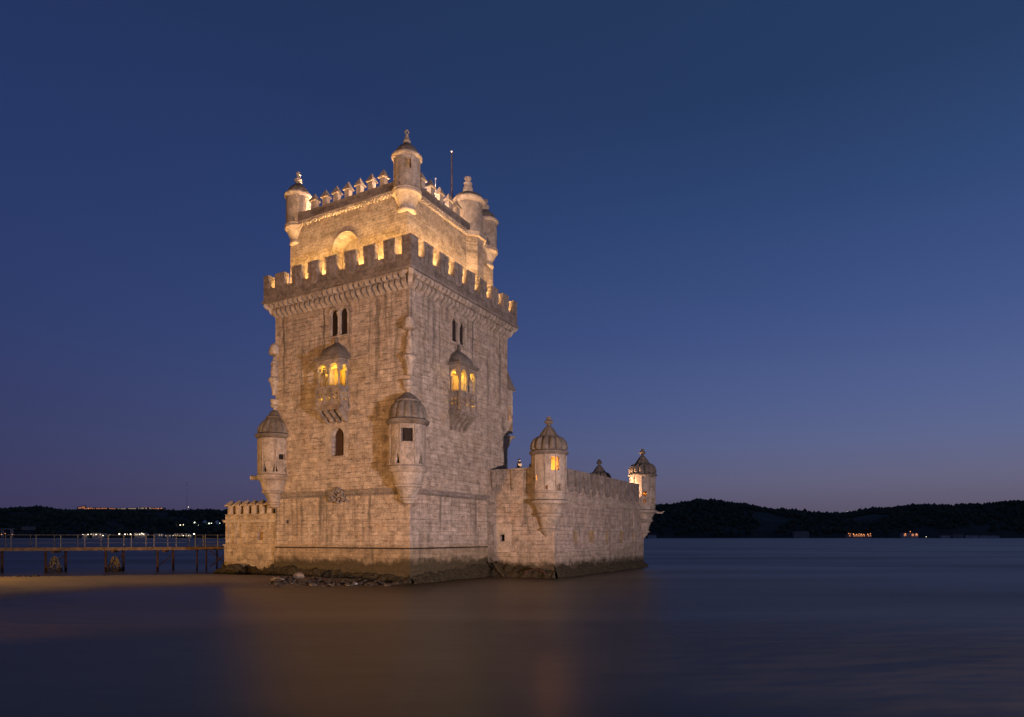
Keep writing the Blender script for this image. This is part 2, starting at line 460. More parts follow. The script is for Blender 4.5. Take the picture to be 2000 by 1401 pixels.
# ------------------------------------------------------------------ river, sand, far banks
t = NT('river_water')
pos = t.tc.outputs['Object']; x, y, z = t.sep(pos)
lv = t.comb(t.math('MULTIPLY', x, .05), t.math('MULTIPLY', y, .22))
swell = t.noise(lv, 1.0, 3, .5)
silt = t.rng(t.math('ADD', y, t.math('MULTIPLY', swell, 8.0)), 14, 40, 1.0, 0.0)
silt = t.math('MULTIPLY', silt, t.rng(x, -9, 5, 1.0, 0.0))      # muddier where it shallows towards the shore
t.l.new(t.mix(silt, t.mix(swell, c3(.09, .062, .028), c3(.11, .075, .034)), c3(.26, .175, .075)), t.b.inputs['Base Color'])
t.b.inputs['IOR'].default_value = 1.33; t.b.inputs['Specular Tint'].default_value = (1, .93, .80, 1); t.b.inputs['Specular IOR Level'].default_value = .5
bands = t.noise(t.comb(t.math('MULTIPLY', x, .012), t.math('MULTIPLY', y, .09)), 1.0, 3, .5)
t.l.new(t.rng(bands,   .3, .7, .33, .43), t.b.inputs['Roughness'])
t.bump(t.noise(t.comb(t.math('MULTIPLY', x, .35), t.math('MULTIPLY', y, .9)), 1.0, 2, .5), .10, .22)
M['water'] = t.m
mb = MB(); mb.add([(-7000, -60, 0), (7000, -60, 0), (7000, 9000, 0), (-7000, 9000, 0)], [(0, 1, 2, 3)])
structure(mb.build('water', M['water'], weld=False))

t = NT('wet_sand')
f1 = t.noise(t.tc.outputs['Object'], .8, 5, .6); f2 = t.noise(t.tc.outputs['Object'], 14, 4, .6)
x, y, z = t.sep()
wet = t.rng(t.math('ADD', z, t.math('MULTIPLY', t.math('SUBTRACT', f1, .5), .12)), .02, .26)
dry = t.mix(f1, c3(.33, .23, .11), c3(.42, .31, .17))
t.l.new(t.mix(t.math('MULTIPLY', f2, .35), t.mix(wet, c3(.10, .07, .045), dry), c3(.10, .07, .04)), t.b.inputs['Base Color'])
t.l.new(t.math('MULTIPLY_ADD', wet, .5, .4), t.b.inputs['Roughness'])
t.bump(t.math('ADD', f1, t.math('MULTIPLY', f2, .25)), .06, .8)
M['sand'] = t.m
SHORE = [(-22.0, 14), (-22.7, 28.8), (-21.9, 33.2), (-20.6, 35.9), (-16.9, 37.0), (-13.2, 36.2), (-9.8, 37.8), (-7.6, 40), (-8, 43), (-14, 46.5), (-21, 49.0), (-28, 47.2), (-36, 45.4), (-75, 44), (-75, 14)]


def shore_dist(px, py):
    best = 1e9; ins = False; n = len(SHORE)
    for i in range(n):
        ax, ay = SHORE[i]; bx, by = SHORE[(i + 1) % n]
        dx, dy = bx - ax, by - ay; q = max(0, min(1, ((px - ax) * dx + (py - ay) * dy) / (dx * dx + dy * dy)))
        best = min(best, math.hypot(px - ax - q * dx, py - ay - q * dy))
        if (ay > py) != (by > py) and px < ax + (py - ay) / (by - ay) * dx: ins = not ins
    return best if ins else -best


def ground(px, py):
    d = shore_dist(px, py)
    nz = noise.noise((px * .5, py * .5, 3.1)) * .03 + noise.noise((px * 1.7, py * 1.7, 1.1)) * .012
    return (.40 * (1 - math.exp(-d / 3.2)) if d > 0 else d * .12) + nz * min(1, max(0, .4 + d))


mb = MB(); nx, ny = 150, 90; gx = lambda i: -76 + 71 * i / nx; gy = lambda j: 13 + 39 * j / ny
mb.add([(gx(i), gy(j), ground(gx(i), gy(j)) - .01) for j in range(ny + 1) for i in range(nx + 1)],
       [(j * (nx + 1) + i, j * (nx + 1) + i + 1, (j + 1) * (nx + 1) + i + 1, (j + 1) * (nx + 1) + i) for j in range(ny) for i in range(nx)])
o = mb.build('sand', M['sand'], smooth=True, weld=False); structure(o)


def interp(tab, q):
    if q <= tab[0][0]: return tab[0][1]
    for (a, va), (b, vb) in zip(tab, tab[1:]):
        if q <= b:
            w = (q - a) / (b - a); w = w * w * (3 - 2 * w); return va + (vb - va) * w
    return tab[-1][1]


# height of the ridge (m) at bearing X/Y on the far bank, 2.2 km away
RIDGE = [(-1.5, 70), (-.781, 96), (-.74, 101), (-.72, 102), (-.68, 92), (-.53, 94), (-.44, 90), (-.30, 80), (-.1, 70), (.10, 85), (.20, 97), (.23, 110), (.295, 126), (.345, 115), (.414, 93), (.46, 84), (.51, 85), (.56, 99), (.617, 111), (.67, 107), (.70, 111), (.78, 122), (.9, 135), (1.5, 100)]
Y0, Y1 = 1720.0, 2200.0


def hill_z(k, Y):
    q = max(0.0, min(1.35, (Y - Y0) / (Y1 - Y0)))
    X = k * Y
    h = interp(RIDGE, k)
    s = math.sin(min(q, 1) * math.pi / 2) ** .85 if q <= 1 else 1 - (q - 1) ** 2
    nz = noise.noise((X * .006, Y * .008, 2.0)) * 16 + noise.noise((X * .02, Y * .02, 5.0)) * 4
    return 2.0 + (h - 12) * s + nz * min(1, q * 3) * (1 - .75 * min(1, q))


t = NT('scrub_slope')
f = t.noise(t.tc.outputs['Object'], .012, 6, .65)
t.l.new(t.mix(t.rng(f, .35, .65), c3(.03, .034, .022), c3(.075, .064, .045)), t.b.inputs['Base Color'])
M['slope'] = t.m
t = NT('far_tree_foliage')
f = t.noise(t.tc.outputs['Object'], .03, 5, .7)
t.l.new(t.mix(t.rng(f, .35, .65), c3(.036, .050, .026), c3(.10, .105, .055)), t.b.inputs['Base Color'])
M['forest'] = t.m


def far_bank(k0, k1, nk):
    mb = MB(); ny = 26
    ys = [Y0 - 6 + (Y1 + 160 - Y0) * j / ny for j in range(ny + 1)]
    mb.add([((k0 + (k1 - k0) * i / nk) * Y, Y, (hill_z(k0 + (k1 - k0) * i / nk, Y) if j else -2)) for j, Y in enumerate(ys) for i in range(nk + 1)],
           [(j * (nk + 1) + i, j * (nk + 1) + i + 1, (j + 1) * (nk + 1) + i + 1, (j + 1) * (nk + 1) + i) for j in range(ny) for i in range(nk)])
    structure(mb.build('hill', M['slope'], smooth=True, weld=False))


far_bank(-1.2, 1.2, 260)
ICO = []
bm_ = bmesh.new(); bmesh.ops.create_icosphere(bm_, subdivisions=1, radius=1)
ICO_V = [tuple(v.co) for v in bm_.verts]; ICO_F = [tuple(v.index for v in f.verts) for f in bm_.faces]; bm_.free()


def wood(k0, k1, count, label):
    mb = MB(); q = random.Random(int(k0 * 100))
    n = 0
    while n < count:
        k = q.uniform(k0, k1)
        v = q.random(); yy = Y0 + 12 + (Y1 - Y0 + 20) * (v ** .75 if n % 4 else 1 - .12 * q.random())
        den = noise.noise((k * 14, yy * .006, 9.0))
        if den < -.34 and yy < Y1 - 60: n += 1; continue
        z = hill_z(k, yy); r = q.uniform(3.0, 6.5) * (1 + .5 * max(0, den))
        hh = r * q.uniform(.8, 1.5)
        mb.add([(k * yy + a * r * q.uniform(.75, 1.2), yy + b * r, z + hh * .6 + c * hh * q.uniform(.8, 1.15)) for a, b, c in ICO_V], ICO_F); n += 1
    o = mb.build('forest', M['forest'], weld=False)
    tag(o, label, 'forest', kind='stuff')


wood(-.95, -.33, 5200, 'dark wooded hillside on the far bank behind the metal footbridge')
wood(.12, .95, 6800, 'dark wooded hillside on the far bank to the right of the fortress')

# ------------------------------------------------------------------ the tower
WX, WY = 12.1, 11.75
tower = thing('stone_tower', 'tall floodlit square stone tower with battlements and a smaller upper storey', 'tower', W(0, 0), ROT)


def balcony(parent, P, u0, u1, corb_lo, n_corb, label=None):
    """roofed stone loggia on brackets; P maps (along, up, out<0) to the tower"""
    D = -.88
    b = MB()
    b.prism(rect(u0 - .12, u1 + .12, 11.10, 11.26), P, D - .12, .02); b.prism(rect(u0 - .04, u1 + .04, 11.0, 11.10), P, D - .03, .02)
    bal = b.build('balcony', M['loggia'], parent)
    # brackets
    for i in range(n_corb):
        c = u0 + .18 + (u1 - u0 - .36) * i / (n_corb - 1)
        prof = [(.02, 11.0), (D + .06, 11.0), (D + .02, 10.86), (D + .22, 10.74), (D + .30, 10.62), (D + .52, 10.5), (D + .56, 10.36), (.02, corb_lo)]
        k = MB(); k.prism(prof, lambda d, v, w, c=c: P(c + w, v, d), -.13, .13)
        k.build('bracket', M['loggia'], bal)
    # pierced parapet: front and two sides
    def pierced(PP, a0, a1, nm):
        n = max(1, round((a1 - a0) / .62)); holes = []
        w = (a1 - a0) / n
        for i in range(n):
            cu = a0 + w * (i + .5)
            for q in range(4):
                x = cu + .13 * (1 if q % 2 else -1); z = 11.88 + .15 * (1 if q > 1 else -1)
                holes.append([(x + .085 * math.cos(2 * math.pi * s / 8), z + .10 * math.sin(2 * math.pi * s / 8)) for s in range(8)])
        m = MB(); m.panel(rect(a0, a1, 11.26, 12.42), holes, PP, .12)
        m.prism(rect(a0 - .03, a1 + .03, 12.42, 12.54), PP, -.05, .15)
        for i in range(n + 1):
            m.prism(rect(a0 + w * i - .05, a0 + w * i + .05, 11.26, 12.42), PP, -.05, -.002)
        m.build('pierced_parapet', M['loggia'], bal)
    pierced(lambda u, v, d: P(u, v, D + d), u0, u1, 'front')
    pierced(lambda u, v, d: P(u0 + d, v, u), D + .125, -.002, 'side')
    pierced(lambda u, v, d: P(u1 - d, v, u), D + .125, -.002, 'side')
    # columns
    um = (u0 + u1) / 2
    for (cu, cd_) in [(u0 + .09, D + .09), (um, D + .09), (u1 - .09, D + .09), (u0 + .09, -.10), (u1 - .09, -.10)]:
        m = MB(); base = P(cu, 0, cd_)
        m.lathe([(.10, 12.542), (.10, 12.60), (.065, 12.64), (.062, 13.30), (.085, 13.34), (.075, 13.40), (.13, 13.52), (.13, 13.558)], base[0], base[1], 12)
        m.build('column', M['loggia'], bal, smooth=True)
    # arcade of round arches carrying the eaves
    m = MB()
    hole = lambda a, b_: [(b_, 13.56)] + [((a + b_) / 2 + (b_ - a) / 2 * math.cos(math.pi * i / 10), 13.56 + .42 * math.sin(math.pi * i / 10)) for i in range(1, 10)] + [(a, 13.56)]
    def arcade(PP, a0, a1, n):
        w = (a1 - a0) / n; out = [(a0, 14.32), (a0, 13.56)]
        for i in range(n):
            h = hole(a0 + w * i + .11, a0 + w * (i + 1) - .11); out += list(reversed(h))
        out += [(a1, 13.56), (a1, 14.32)]
        m.prism(out, PP, 0, .2)
    arcade(lambda u, v, d: P(u, v, D - .01 + d), u0 - .01, u1 + .01, 2)
    arcade(lambda u, v, d: P(u0 - .01 + d, v, u), D + .2, 0, 1)
    arcade(lambda u, v, d: P(u1 + .01 - d, v, u), D + .2, 0, 1)
    m.build('arcade', M['loggia'], bal)
    # eaves and roof leaning on the wall
    m = MB(); m.prism(rect(u0 - .16, u1 + .16, 14.32, 14.44), P, D - .16, .02); m.prism(rect(u0 - .10, u1 + .10, 14.22, 14.318), P, D - .1, -.86)
    m.build('eaves', M['dome'], bal)
    m = MB(); prof = [(1.0, 14.44), (.94, 14.70), (.80, 14.96), (.58, 15.18), (.32, 15.36), (.12, 15.52)]
    hw = (u1 - u0) / 2 + .06; rings = []
    for s, z in prof:
        ring = []
        for i in range(13):
            a = math.pi * i / 12; cu, cs = math.cos(a), math.sin(a)
            sq = 1 / max(abs(cu), abs(cs)) ** .55
            ring.append(P(um - hw * s * cu * min(sq, 1.18), z, (D - .06) * s * cs * min(sq, 1.18) - .005))
        rings.append(ring)
    vs = [p for r_ in rings for p in r_]
    m.add(vs, [(k * 13 + i, k * 13 + i + 1, (k + 1) * 13 + i + 1, (k + 1) * 13 + i) for k in range(len(prof) - 1) for i in range(12)] + [tuple((len(prof) - 1) * 13 + i for i in range(13))])
    m.build('roof', M['dome'], bal, smooth=True)
    m = MB(); p = P(um, 0, -.12)
    m.lathe([(.13, 15.50), (.16, 15.58), (.08, 15.66), (.13, 15.76), (.05, 15.88), (.0, 15.92)], p[0], p[1], 10, cap=False)
    m.build('finial', M['dome'], bal, smooth=True)
    return bal


# walls with real openings
Lh = [arch(5.06, 5.72, 16.0, 17.45), arch(5.86, 6.52, 16.0, 17.45), arch(5.36, 6.44, 8.14, 9.45), rect(5.28, 6.58, 11.30, 13.9), rect(10.45, 10.70, 3.75, 4.0)]
Rh = [arch(4.55, 5.24, 16.0, 17.30), arch(5.40, 6.09, 16.0, 17.30), rect(4.55, 5.85, 11.30, 13.9), rect(9.35, 9.53, 8.0, 8.3)]
m = MB()
m.panel(rect(0, WY, 2.25, 19.2), Lh, LF, .34)
m.panel(rect(0, WX, 2.25, 19.2), Rh, RF, .34)
m.add([(WX, 0, 2.25), (WX, WY, 2.25), (WX, WY, 19.2), (WX, 0, 19.2)], [(0, 1, 2, 3)])
m.add([(0, WY, 2.25), (WX, WY, 2.25), (WX, WY, 19.2), (0, WY, 19.2)], [(0, 1, 2, 3)])
m.build('wall', M['ashlar'], tower)
m = MB()
m.prism(rect(-.2, WX + .2, 19.35, 19.6), RF, -.2, WY + .2)
m.build('wall_walk', M['parapet'], tower)

# plinth, ledge, weedy footing
m = MB()
for a, b, z0, z1 in ((.05, .0, -.6, 2.10),):
    m.box(-.06, WX + .06, -.06, WY + .06, -1.0, 2.08)
m.build('plinth', M['base'], tower)
m = MB(); m.box(-.12, WX + .12, -.12, WY + .12, 2.17, 2.27)
m.build('ledge', M['base'], tower)
m = MB(); m.box(-.03, WX + .03, -.03, WY + .03, 2.08, 2.17); m.build('ledge_groove_shade', M['dark'], tower)  # recessed groove; its shade is put in as near-black colour


def footing(mb, p0, p1, out, zt0, zt1, reach, seed, n=60, k=7):
    """broken sloping rock at the foot of a wall from p0 to p1 (tower frame)"""
    vs = []
    for i in range(n + 1):
        q = i / n; bx = p0[0] + (p1[0] - p0[0]) * q; by = p0[1] + (p1[1] - p0[1]) * q
        zt = zt0 + (zt1 - zt0) * q + noise.noise((q * 9 + seed, 2, 0)) * .35
        rc = reach * (1 + .7 * noise.noise((q * 7 + seed, 5, 0)))
        for j in range(k + 1):
            s = j / k
            jn = noise.noise((bx * 2.3 + seed, by * 2.3, s * 3)) * .16 + noise.noise((bx * 6 + seed, by * 6, s * 6)) * .07
            d = -.1 + (rc + .1) * s ** .75 + (jn if 0 < j else 0)
            z = zt * (1 - s) ** 1.1 - .35 * s + (jn * .7 if 0 < j < k else 0)
            vs.append((bx + out[0] * d, by + out[1] * d, z))
    mb.add(vs, [(i * (k + 1) + j, (i + 1) * (k + 1) + j, (i + 1) * (k + 1) + j + 1, i * (k + 1) + j + 1) for i in range(n) for j in range(k)])


m = MB()
footing(m, (-.05, WY + .5), (-.05, -.1), (-1, 0), .95, .55, .75, 3)
footing(m, (-.1, -.05), (9.2, -.05), (0, -1), .55, 1.1, .65, 8)
m.build('footing', M['rough'], tower)

# string course with its bead moulding
m = MB(); m.box(-.10, WX + .10, -.10, WY + .10, 5.62, 5.76); m.box(-.22, WX + .22, -.22, WY + .22, 5.76, 5.86); m.box(-.05, WX + .05, -.05, WY + .05, 5.48, 5.62)
for i in range(54):
    m.blob((-.09, .12 + i * .214, 5.55), .06, .075, .055)
    m.blob((.12 + i * .214, -.09, 5.55), .075, .06, .055)
m.build('string_course', M['merlon'], tower)


def twin_window(P, u0, uA, uB, u1, z0, spring, name='twin_window'):
    m = MB()
    for a, b in ((u0, uA), (uB, u1)):
        r = (b - a) / 2
        outer = arch(a - .02, b + .02, z0 - .02, spring); inner = arch(a + .035, b - .035, z0 + .02, spring - .005)
        m.panel(outer, [inner], lambda u, v, d: P(u, v, d + .04), .10)
        cu = (a + b) / 2                                      # hood mould
        m.tube([P(cu + (r + .06) * math.cos(math.pi * i / 14), spring + (r + .07) * math.sin(math.pi * i / 14), -.03) for i in range(15)], .075)
    w = m.build('twin_window', M['carved'], tower)
    m = MB()
    for a, b in ((u0, uA), (uB, u1)):
        m.prism(arch(a + .004, b - .004, z0 + .002, spring), P, .145, .20)
    m.build('dark_pane', M['dark'], w)
    um = (uA + uB) / 2; p = P(um, 0, -.02)
    m = MB(); m.lathe([(.12, z0 + .0), (.12, z0 + .08), (.075, z0 + .12), (.075, spring - .26), (.14, spring - .08), (.16, spring + .06)], p[0], p[1], 12)
    m.build('colonnette', M['clean'], w, smooth=True)
    for u in (u0 - .09, u1 + .09):
        m = MB(); m.prism(rect(u - .06, u + .06, z0, spring), P, -.05, -.002)
        m.build('jamb', M['carved'], w)
    m = MB(); m.prism(rect(u0 - .22, u1 + .22, z0 - .13, z0 - .02), P, -.10, .02)
    m.build('sill', M['carved'], w)


twin_window(LF, 5.06, 5.72, 5.86, 6.52, 16.0, 17.45)
twin_window(RF, 4.55, 5.24, 5.40, 6.09, 16.0, 17.30)

# tall round-headed window in a band of repaired stone
m = MB(); m.panel(rect(4.92, 6.95, 8.0, 10.72), [arch(5.37, 6.43, 8.15, 9.45)], lambda u, v, d: LF(u, v, d - .025), .024)
win = m.build('round_headed_window', M['clean'], tower)
m = MB()
m.prism(rect(5.36, 5.80, 8.14, 10.1), LF, .36, .40); m.prism(rect(5.82, 6.44, 8.14, 10.1), LF, .36, .40); m.prism(rect(5.78, 5.84, 8.14, 10.1), LF, .33, .358)
m.build('shutter', M['door'], win)
m = MB(); m.prism(rect(5.25, 6.55, 8.02, 8.13), LF, -.09, -.03); m.build('sill', M['clean'], win)

# small holes get dark depth
m = MB(); m.prism(rect(10.40, 10.75, 3.7, 4.05), LF, .345, .40); m.build('drain_hole', M['dark'], tower)
m = MB(); m.prism(rect(9.30, 9.58, 7.95, 8.35), RF, .345, .40); m.build('drain_hole', M['dark'], tower)

# carved coat of arms over the water gate
m = MB(); q = random.Random(4)
for i in range(46):
    a = q.uniform(0, 2 * math.pi); rr = q.uniform(.15, 1) ** .6
    m.blob((-.12 - .08 * q.random(), 5.95 + .72 * rr * math.cos(a), 5.52 + .48 * rr * math.sin(a)), .12, q.uniform(.07, .17), q.uniform(.06, .15), 1, .15, i)
m.tube([(-.16, 5.95 + .45 * math.cos(math.pi * 2 * i / 20), 5.58 + .42 * math.sin(math.pi * 2 * i / 20)) for i in range(21)], .06)
m.tube([(-.18, 5.3 + .13 * i, 5.55 + .13 * math.sin(i * 1.2)) for i in range(11)], .07)
m.tube([(-.15, 5.5 - .1 * i, 5.2 - .09 * math.sin(i * 1.6)) for i in range(7)], .06)
m.build('carved_arms', M['merlon'], tower, smooth=True)

# loggias
balcony(tower, LF, 4.95, 6.90, 10.25, 4)
balcony(tower, RF, 4.22, 6.20, 9.95, 4)
for P, a, b in ((LF, 5.28, 6.58), (RF, 4.55, 5.85)):
    m = MB(); m.panel(rect(a - .02, b + .02, 11.28, 13.92), [], lambda u, v, d: P(u, v, .342), .1)
    m.prism(rect((a + b) / 2 - .03, (a + b) / 2 + .03, 11.30, 13.9), P, .28, .338)
    m.build('loggia_door', M['fill'], tower)
YEL = (1, .57, .05)
for P, c in ((LF, 5.92), (RF, 5.21)):
    for s in (-.42, .42):
        p = P(c + s, 0, -.30); lamp('POINT', W(p[0], p[1], 13.72), 48, YEL, shadow_soft_size=.06)
        p = P(c + s, 0, -.55); lamp('POINT', W(p[0], p[1], 11.6), 26, YEL, shadow_soft_size=.06)

# closet jutting from the far right-hand edge
m = MB(); G = lambda u, v, d: (WX + u, d, v)
m.panel([(-.02, 10.75), (1.0, 10.95), (1.0, 14.3), (-.02, 14.3)], [rect(.25, .75, 11.9, 13.0)], lambda u, v, d: (WX + u, .1 + d, v), .2)
m.add([(WX + 1.0, .1, 10.95), (WX + 1.0, 1.6, 10.95), (WX + 1.0, 1.6, 14.3), (WX + 1.0, .1, 14.3)], [(0, 1, 2, 3)])
m.add([(WX, .1, 10.75), (WX, 1.6, 10.75), (WX + 1.0, 1.6, 10.95), (WX + 1.0, .1, 10.95)], [(0, 1, 2, 3)])
g = m.build('wall_closet', M['clean'], tower)
m = MB(); m.prism([(-.02, 14.3), (1.2, 14.3), (1.18, 14.46), (.75, 14.8), (.35, 15.2), (-.02, 15.6)], G, -.05, 1.75); m.build('roof', M['dome'], g)
m = MB(); m.prism([(-.02, 9.6), (.25, 9.9), (.55, 10.35), (.62, 10.5), (1.15, 10.58), (1.15, 10.74), (-.02, 10.74)], G, -.02, 1.7); m.build('console', M['carved'], g)
m = MB(); m.box(WX + .2, WX + .8, .32, .36, 11.8, 13.1); m.build('backing', M['fill'], g)
lamp('POINT', W(WX + .5, .22, 12.1), 2.0, (1, .45, .12), shadow_soft_size=.05)


# corner statues under canopies
def niche(cx, cy):
    m = MB(); m.lathe([(.10, 16.35), (.30, 16.15), (.36, 15.95), (.40, 15.72), (.40, 15.55), (.30, 15.5)], cx, cy, 12)
    n = m.build('corner_niche', M['carved'], tower)
    m = MB()
    m.lathe([(.26, 13.96), (.28, 14.25), (.24, 14.6), (.27, 14.9), (.20, 15.08), (.08, 15.12), (.13, 15.2), (.135, 15.32), (.07, 15.42)], cx, cy, 12)
    m.blob((cx - .1, cy - .1, 14.75), .2, .2, .28)
    m.build('statue', M['clean'], n, smooth=True)
    m = MB(); m.lathe([(.18, 12.7), (.22, 13.2), (.34, 13.6), (.42, 13.72), (.42, 13.86), (.34, 13.95)], cx, cy, 12); m.build('pedestal', M['carved'], n)


niche(-.04, -.02); niche(-.04, WY + .02)


# turrets at the lower corners
def lower_turret(cx, cy, wins, tris, spin, steep=0.0):
    m = MB(); m.shaft(cx, cy, 1.12, 7.15, 9.72, wins, tris)
    t_ = m.build('corner_turret', M['shaft'], tower, smooth=True)
    m = MB()
    for i in range(8):                                     # thin ribs up the shaft
        a = R(45 * i + spin)
        m.tube([(cx + 1.13 * math.cos(a), cy + 1.13 * math.sin(a), 7.2), (cx + 1.13 * math.cos(a), cy + 1.13 * math.sin(a), 9.7)], .045)
    m.build('rib', M['shaft'], t_)
    m = MB(); m.lathe([(1.1, 9.60), (1.24, 9.70), (1.32, 9.78), (1.34, 9.90), (1.22, 9.98), (1.12, 9.99)], cx, cy, 40); m.build('cornice', M['dome'], t_, smooth=True)
    m = MB()
    k = steep
    m.lathe([(1.14, 9.985), (1.13, 10.3), (1.06 - .1 * k, 10.62), (.94 - .18 * k, 10.88), (.76 - .2 * k, 11.05)], cx, cy, 112, 14, .075, (9.99, 11.2), cap=True)
    m.lathe([(.70 - .2 * k, 11.03), (.80 - .2 * k, 11.09), (.80 - .2 * k, 11.16), (.66 - .2 * k, 11.26), (.52 - .15 * k, 11.42), (.30, 11.58), (.16, 11.66)], cx, cy, 32)
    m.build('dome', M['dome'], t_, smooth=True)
    m = MB(); m.lathe([(.14, 11.64), (.12, 11.78), (.24, 11.86), (.34, 11.98), (.26, 12.04), (.30, 12.2), (.36, 12.36), (.30, 12.42)], cx, cy, 16); m.build('finial', M['carved'], t_, smooth=True)
    m = MB(); m.lathe([(.12, 4.82), (.36, 4.9), (.44, 5.06), (.54, 5.1), (.56, 5.2), (.46, 5.26), (.58, 5.52), (.72, 5.82), (.86, 5.88), (.90, 5.98), (.82, 6.06), (.92, 6.4), (1.02, 6.72), (1.18, 6.80), (1.24, 6.9), (1.20, 7.0), (1.24, 7.08), (1.14, 7.16)], cx, cy, 36)
    m.build('console', M['carved'], t_, smooth=True)
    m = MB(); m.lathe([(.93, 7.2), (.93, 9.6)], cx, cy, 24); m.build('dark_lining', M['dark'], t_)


lower_turret(.05, .18, [(199, 234, 8.55, 9.35)], [(177, 194, 7.25, 7.9), (254, 271, 7.25, 7.9), (141, 158, 7.25, 7.9), (290, 307, 7.25, 7.9)], 239.5)
lower_turret(0, WY + .02, [(241, 263, 8.15, 8.52)], [(220, 238, 7.3, 7.95), (262, 280, 7.3, 7.95), (182, 200, 7.3, 7.95)], 229, .9)
m = MB(); m.tube([(-.5, WY + 1.0, 6.95), (-.62, WY + 1.7, 7.0)], .13, 8, .17); m.build('gargoyle', M['carved'], tower)

# corbels, arcade band, cornice
cprof = [(.03, 18.98), (-.54, 18.98), (-.58, 18.84), (-.55, 18.70), (-.46, 18.62), (-.27, 18.615), (-.35, 18.54), (-.36, 18.38), (-.28, 18.24), (-.14, 18.15), (-.06, 18.05), (.03, 18.0)]
m = MB(); m.prism(cprof, lambda d, v, w: (d, w, v), -.15, .15); corb = m.build('corbel', M['carved'], tower)
NL, NR = 26, 27
corb.location = (0, .5 * WY / NL, 0)
for i in range(1, NL): dup(corb, (0, (i + .5) * WY / NL, 0))
for i in range(NR): dup(corb, ((i + .5) * WX / NR, 0, 0), R(90))
m = MB()
m.prism([(.0, 18.98), (-.74, 18.98), (-.76, 18.84), (-.66, 18.68), (-.44, 18.60), (-.40, 18.46), (-.28, 18.30), (.0, 18.22)], lambda d, v, w: ((d - w) * .7071, (d + w) * .7071, v), -.14, .14)
cc = m.build('corner_corbel', M['carved'], tower); dup(cc, (0, WY, 0), R(-90)); dup(cc, (WX, 0, 0), R(90))
for P, n, wd in ((LF, NL, WY), (RF, NR, WX)):
    m = MB(); w = wd / n; out = [(wd + .49, 19.0), (-.49, 19.0), (-.49, 18.9)]
    for i in range(-1, n + 1):
        a = (i + .5) * w + .13; b = (i + 1.5) * w - .13
        if i == -1 or i >= n - 1: continue
        out += [(a, 18.72)] + [((a + b) / 2 - (b - a) / 2 * math.cos(math.pi * s / 6), 18.74 + .14 * math.sin(math.pi * s / 6)) for s in range(0, 7)] + [(b, 18.72)]
    out += [(wd + .49, 18.9)]
    m.prism(out, P, -.50, -.38); m.build('arch_band', M['carved'], tower)
m = MB(); m.box(-.64, WX + .64, -.64, WY + .64, 19.0, 19.12); m.box(-.58, WX + .58, -.58, WY + .58, 19.12, 19.2)
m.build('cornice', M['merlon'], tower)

# lower parapet with its shield merlons
PP = .55; TK = .42
m = MB()
for a in (0,):
    m.box(-PP, -PP + TK, -PP, WY + PP, 19.2, 19.97); m.box(WX + PP - TK, WX + PP, -PP, WY + PP, 19.2, 19.97)
    m.box(-PP + TK, WX + PP - TK, -PP, -PP + TK, 19.2, 19.97); m.box(-PP + TK, WX + PP - TK, WY + PP - TK, WY + PP, 19.2, 19.97)
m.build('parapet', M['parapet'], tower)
m = MB()
side = [(-.46, 1.02), (-.40, .62), (-.39, .3), (-.42, 0)]
m.prism(side + [(-u, v) for u, v in reversed(side)], lambda u, v, d: (d, u, v), .012, TK)
mer = m.build('merlon', M['merlon'], tower)
m = MB()
half = [(.48, 1.04), (.43, .62), (.42, .25), (.42, -.05), (.35, -.28), (.2, -.42), (0, -.46)]
SH = half + [(-u, v) for u, v in reversed(half[:-1])]
m.prism(SH, lambda u, v, d: (d, u, v), -.085, -.004)
for lp in ([(-.07, .95), (.07, .95), (.07, -.25), (-.07, -.25)],): m.prism(lp, lambda u, v, d: (d, u, v), -.16, -.087)
for s in (-1, 1):
    m.prism([(.072 * s, .46), (.38 * s, .52), (.38 * s, .28), (.072 * s, .34)], lambda u, v, d: (d, u, v), -.16, -.087)
m.prism([(-.2, .88), (.2, .88), (.14, .76), (-.14, .76)], lambda u, v, d: (d, u, v), -.19, -.162)
m.build('shield', M['merlon'], mer)
mer.location = (-PP, 1.08, 19.97)
for y in (2.70, 4.28, 5.93, 7.50, 9.03): dup(mer, (-PP, y, 19.97))
for x in (1.10, 2.80, 4.43, 5.98, 7.56, 9.20, 10.74): dup(mer, (x, -PP, 19.97), R(90))
m = MB(); m.prism(rect(-.45, .45, 0, .92), lambda u, v, d: (d, u, v), 0, TK); pm = m.build('plain_merlon', M['merlon'], tower)
pm.location = (-PP, 10.72, 19.97)
for x in (1.2, 2.9, 4.6, 6.3, 8, 9.7, 11): dup(pm, (x, WY + PP, 19.97), R(-90))
for y in (1.1, 2.7, 4.3, 5.9, 7.5, 9.1, 10.7): dup(pm, (WX + PP, y, 19.97), R(180))


def corner_merlon(x, y, sx, sy, h, la=.72, lb=.72):
    m = MB(); L = [(0, 0), (la * sx, 0), (la * sx, TK * sy), (TK * sx, TK * sy), (TK * sx, lb * sy), (0, lb * sy)]
    m.prism(L, lambda u, v, d: (x + u, y + v, d), 19.97, 19.97 + h)
    m.prism([(-.02 * sx, -.02 * sy), ((la + .02) * sx, -.02 * sy), ((la + .02) * sx, (TK + .02) * sy), ((TK + .02) * sx, (TK + .02) * sy), ((TK + .02) * sx, (lb + .02) * sy), (-.02 * sx, (lb + .02) * sy)], lambda u, v, d: (x + u, y + v, d), 19.97 + h + .003, 19.97 + h + .07)
    m.build('corner_merlon', M['parapet'], tower)


corner_merlon(-PP, -PP, 1, 1, 1.0); corner_merlon(-PP, WY + PP, 1, -1, .88, .72, .5); corner_merlon(WX + PP, -PP, -1, 1, .95, .6, .7); corner_merlon(WX + PP, WY + PP, -1, -1, .9)

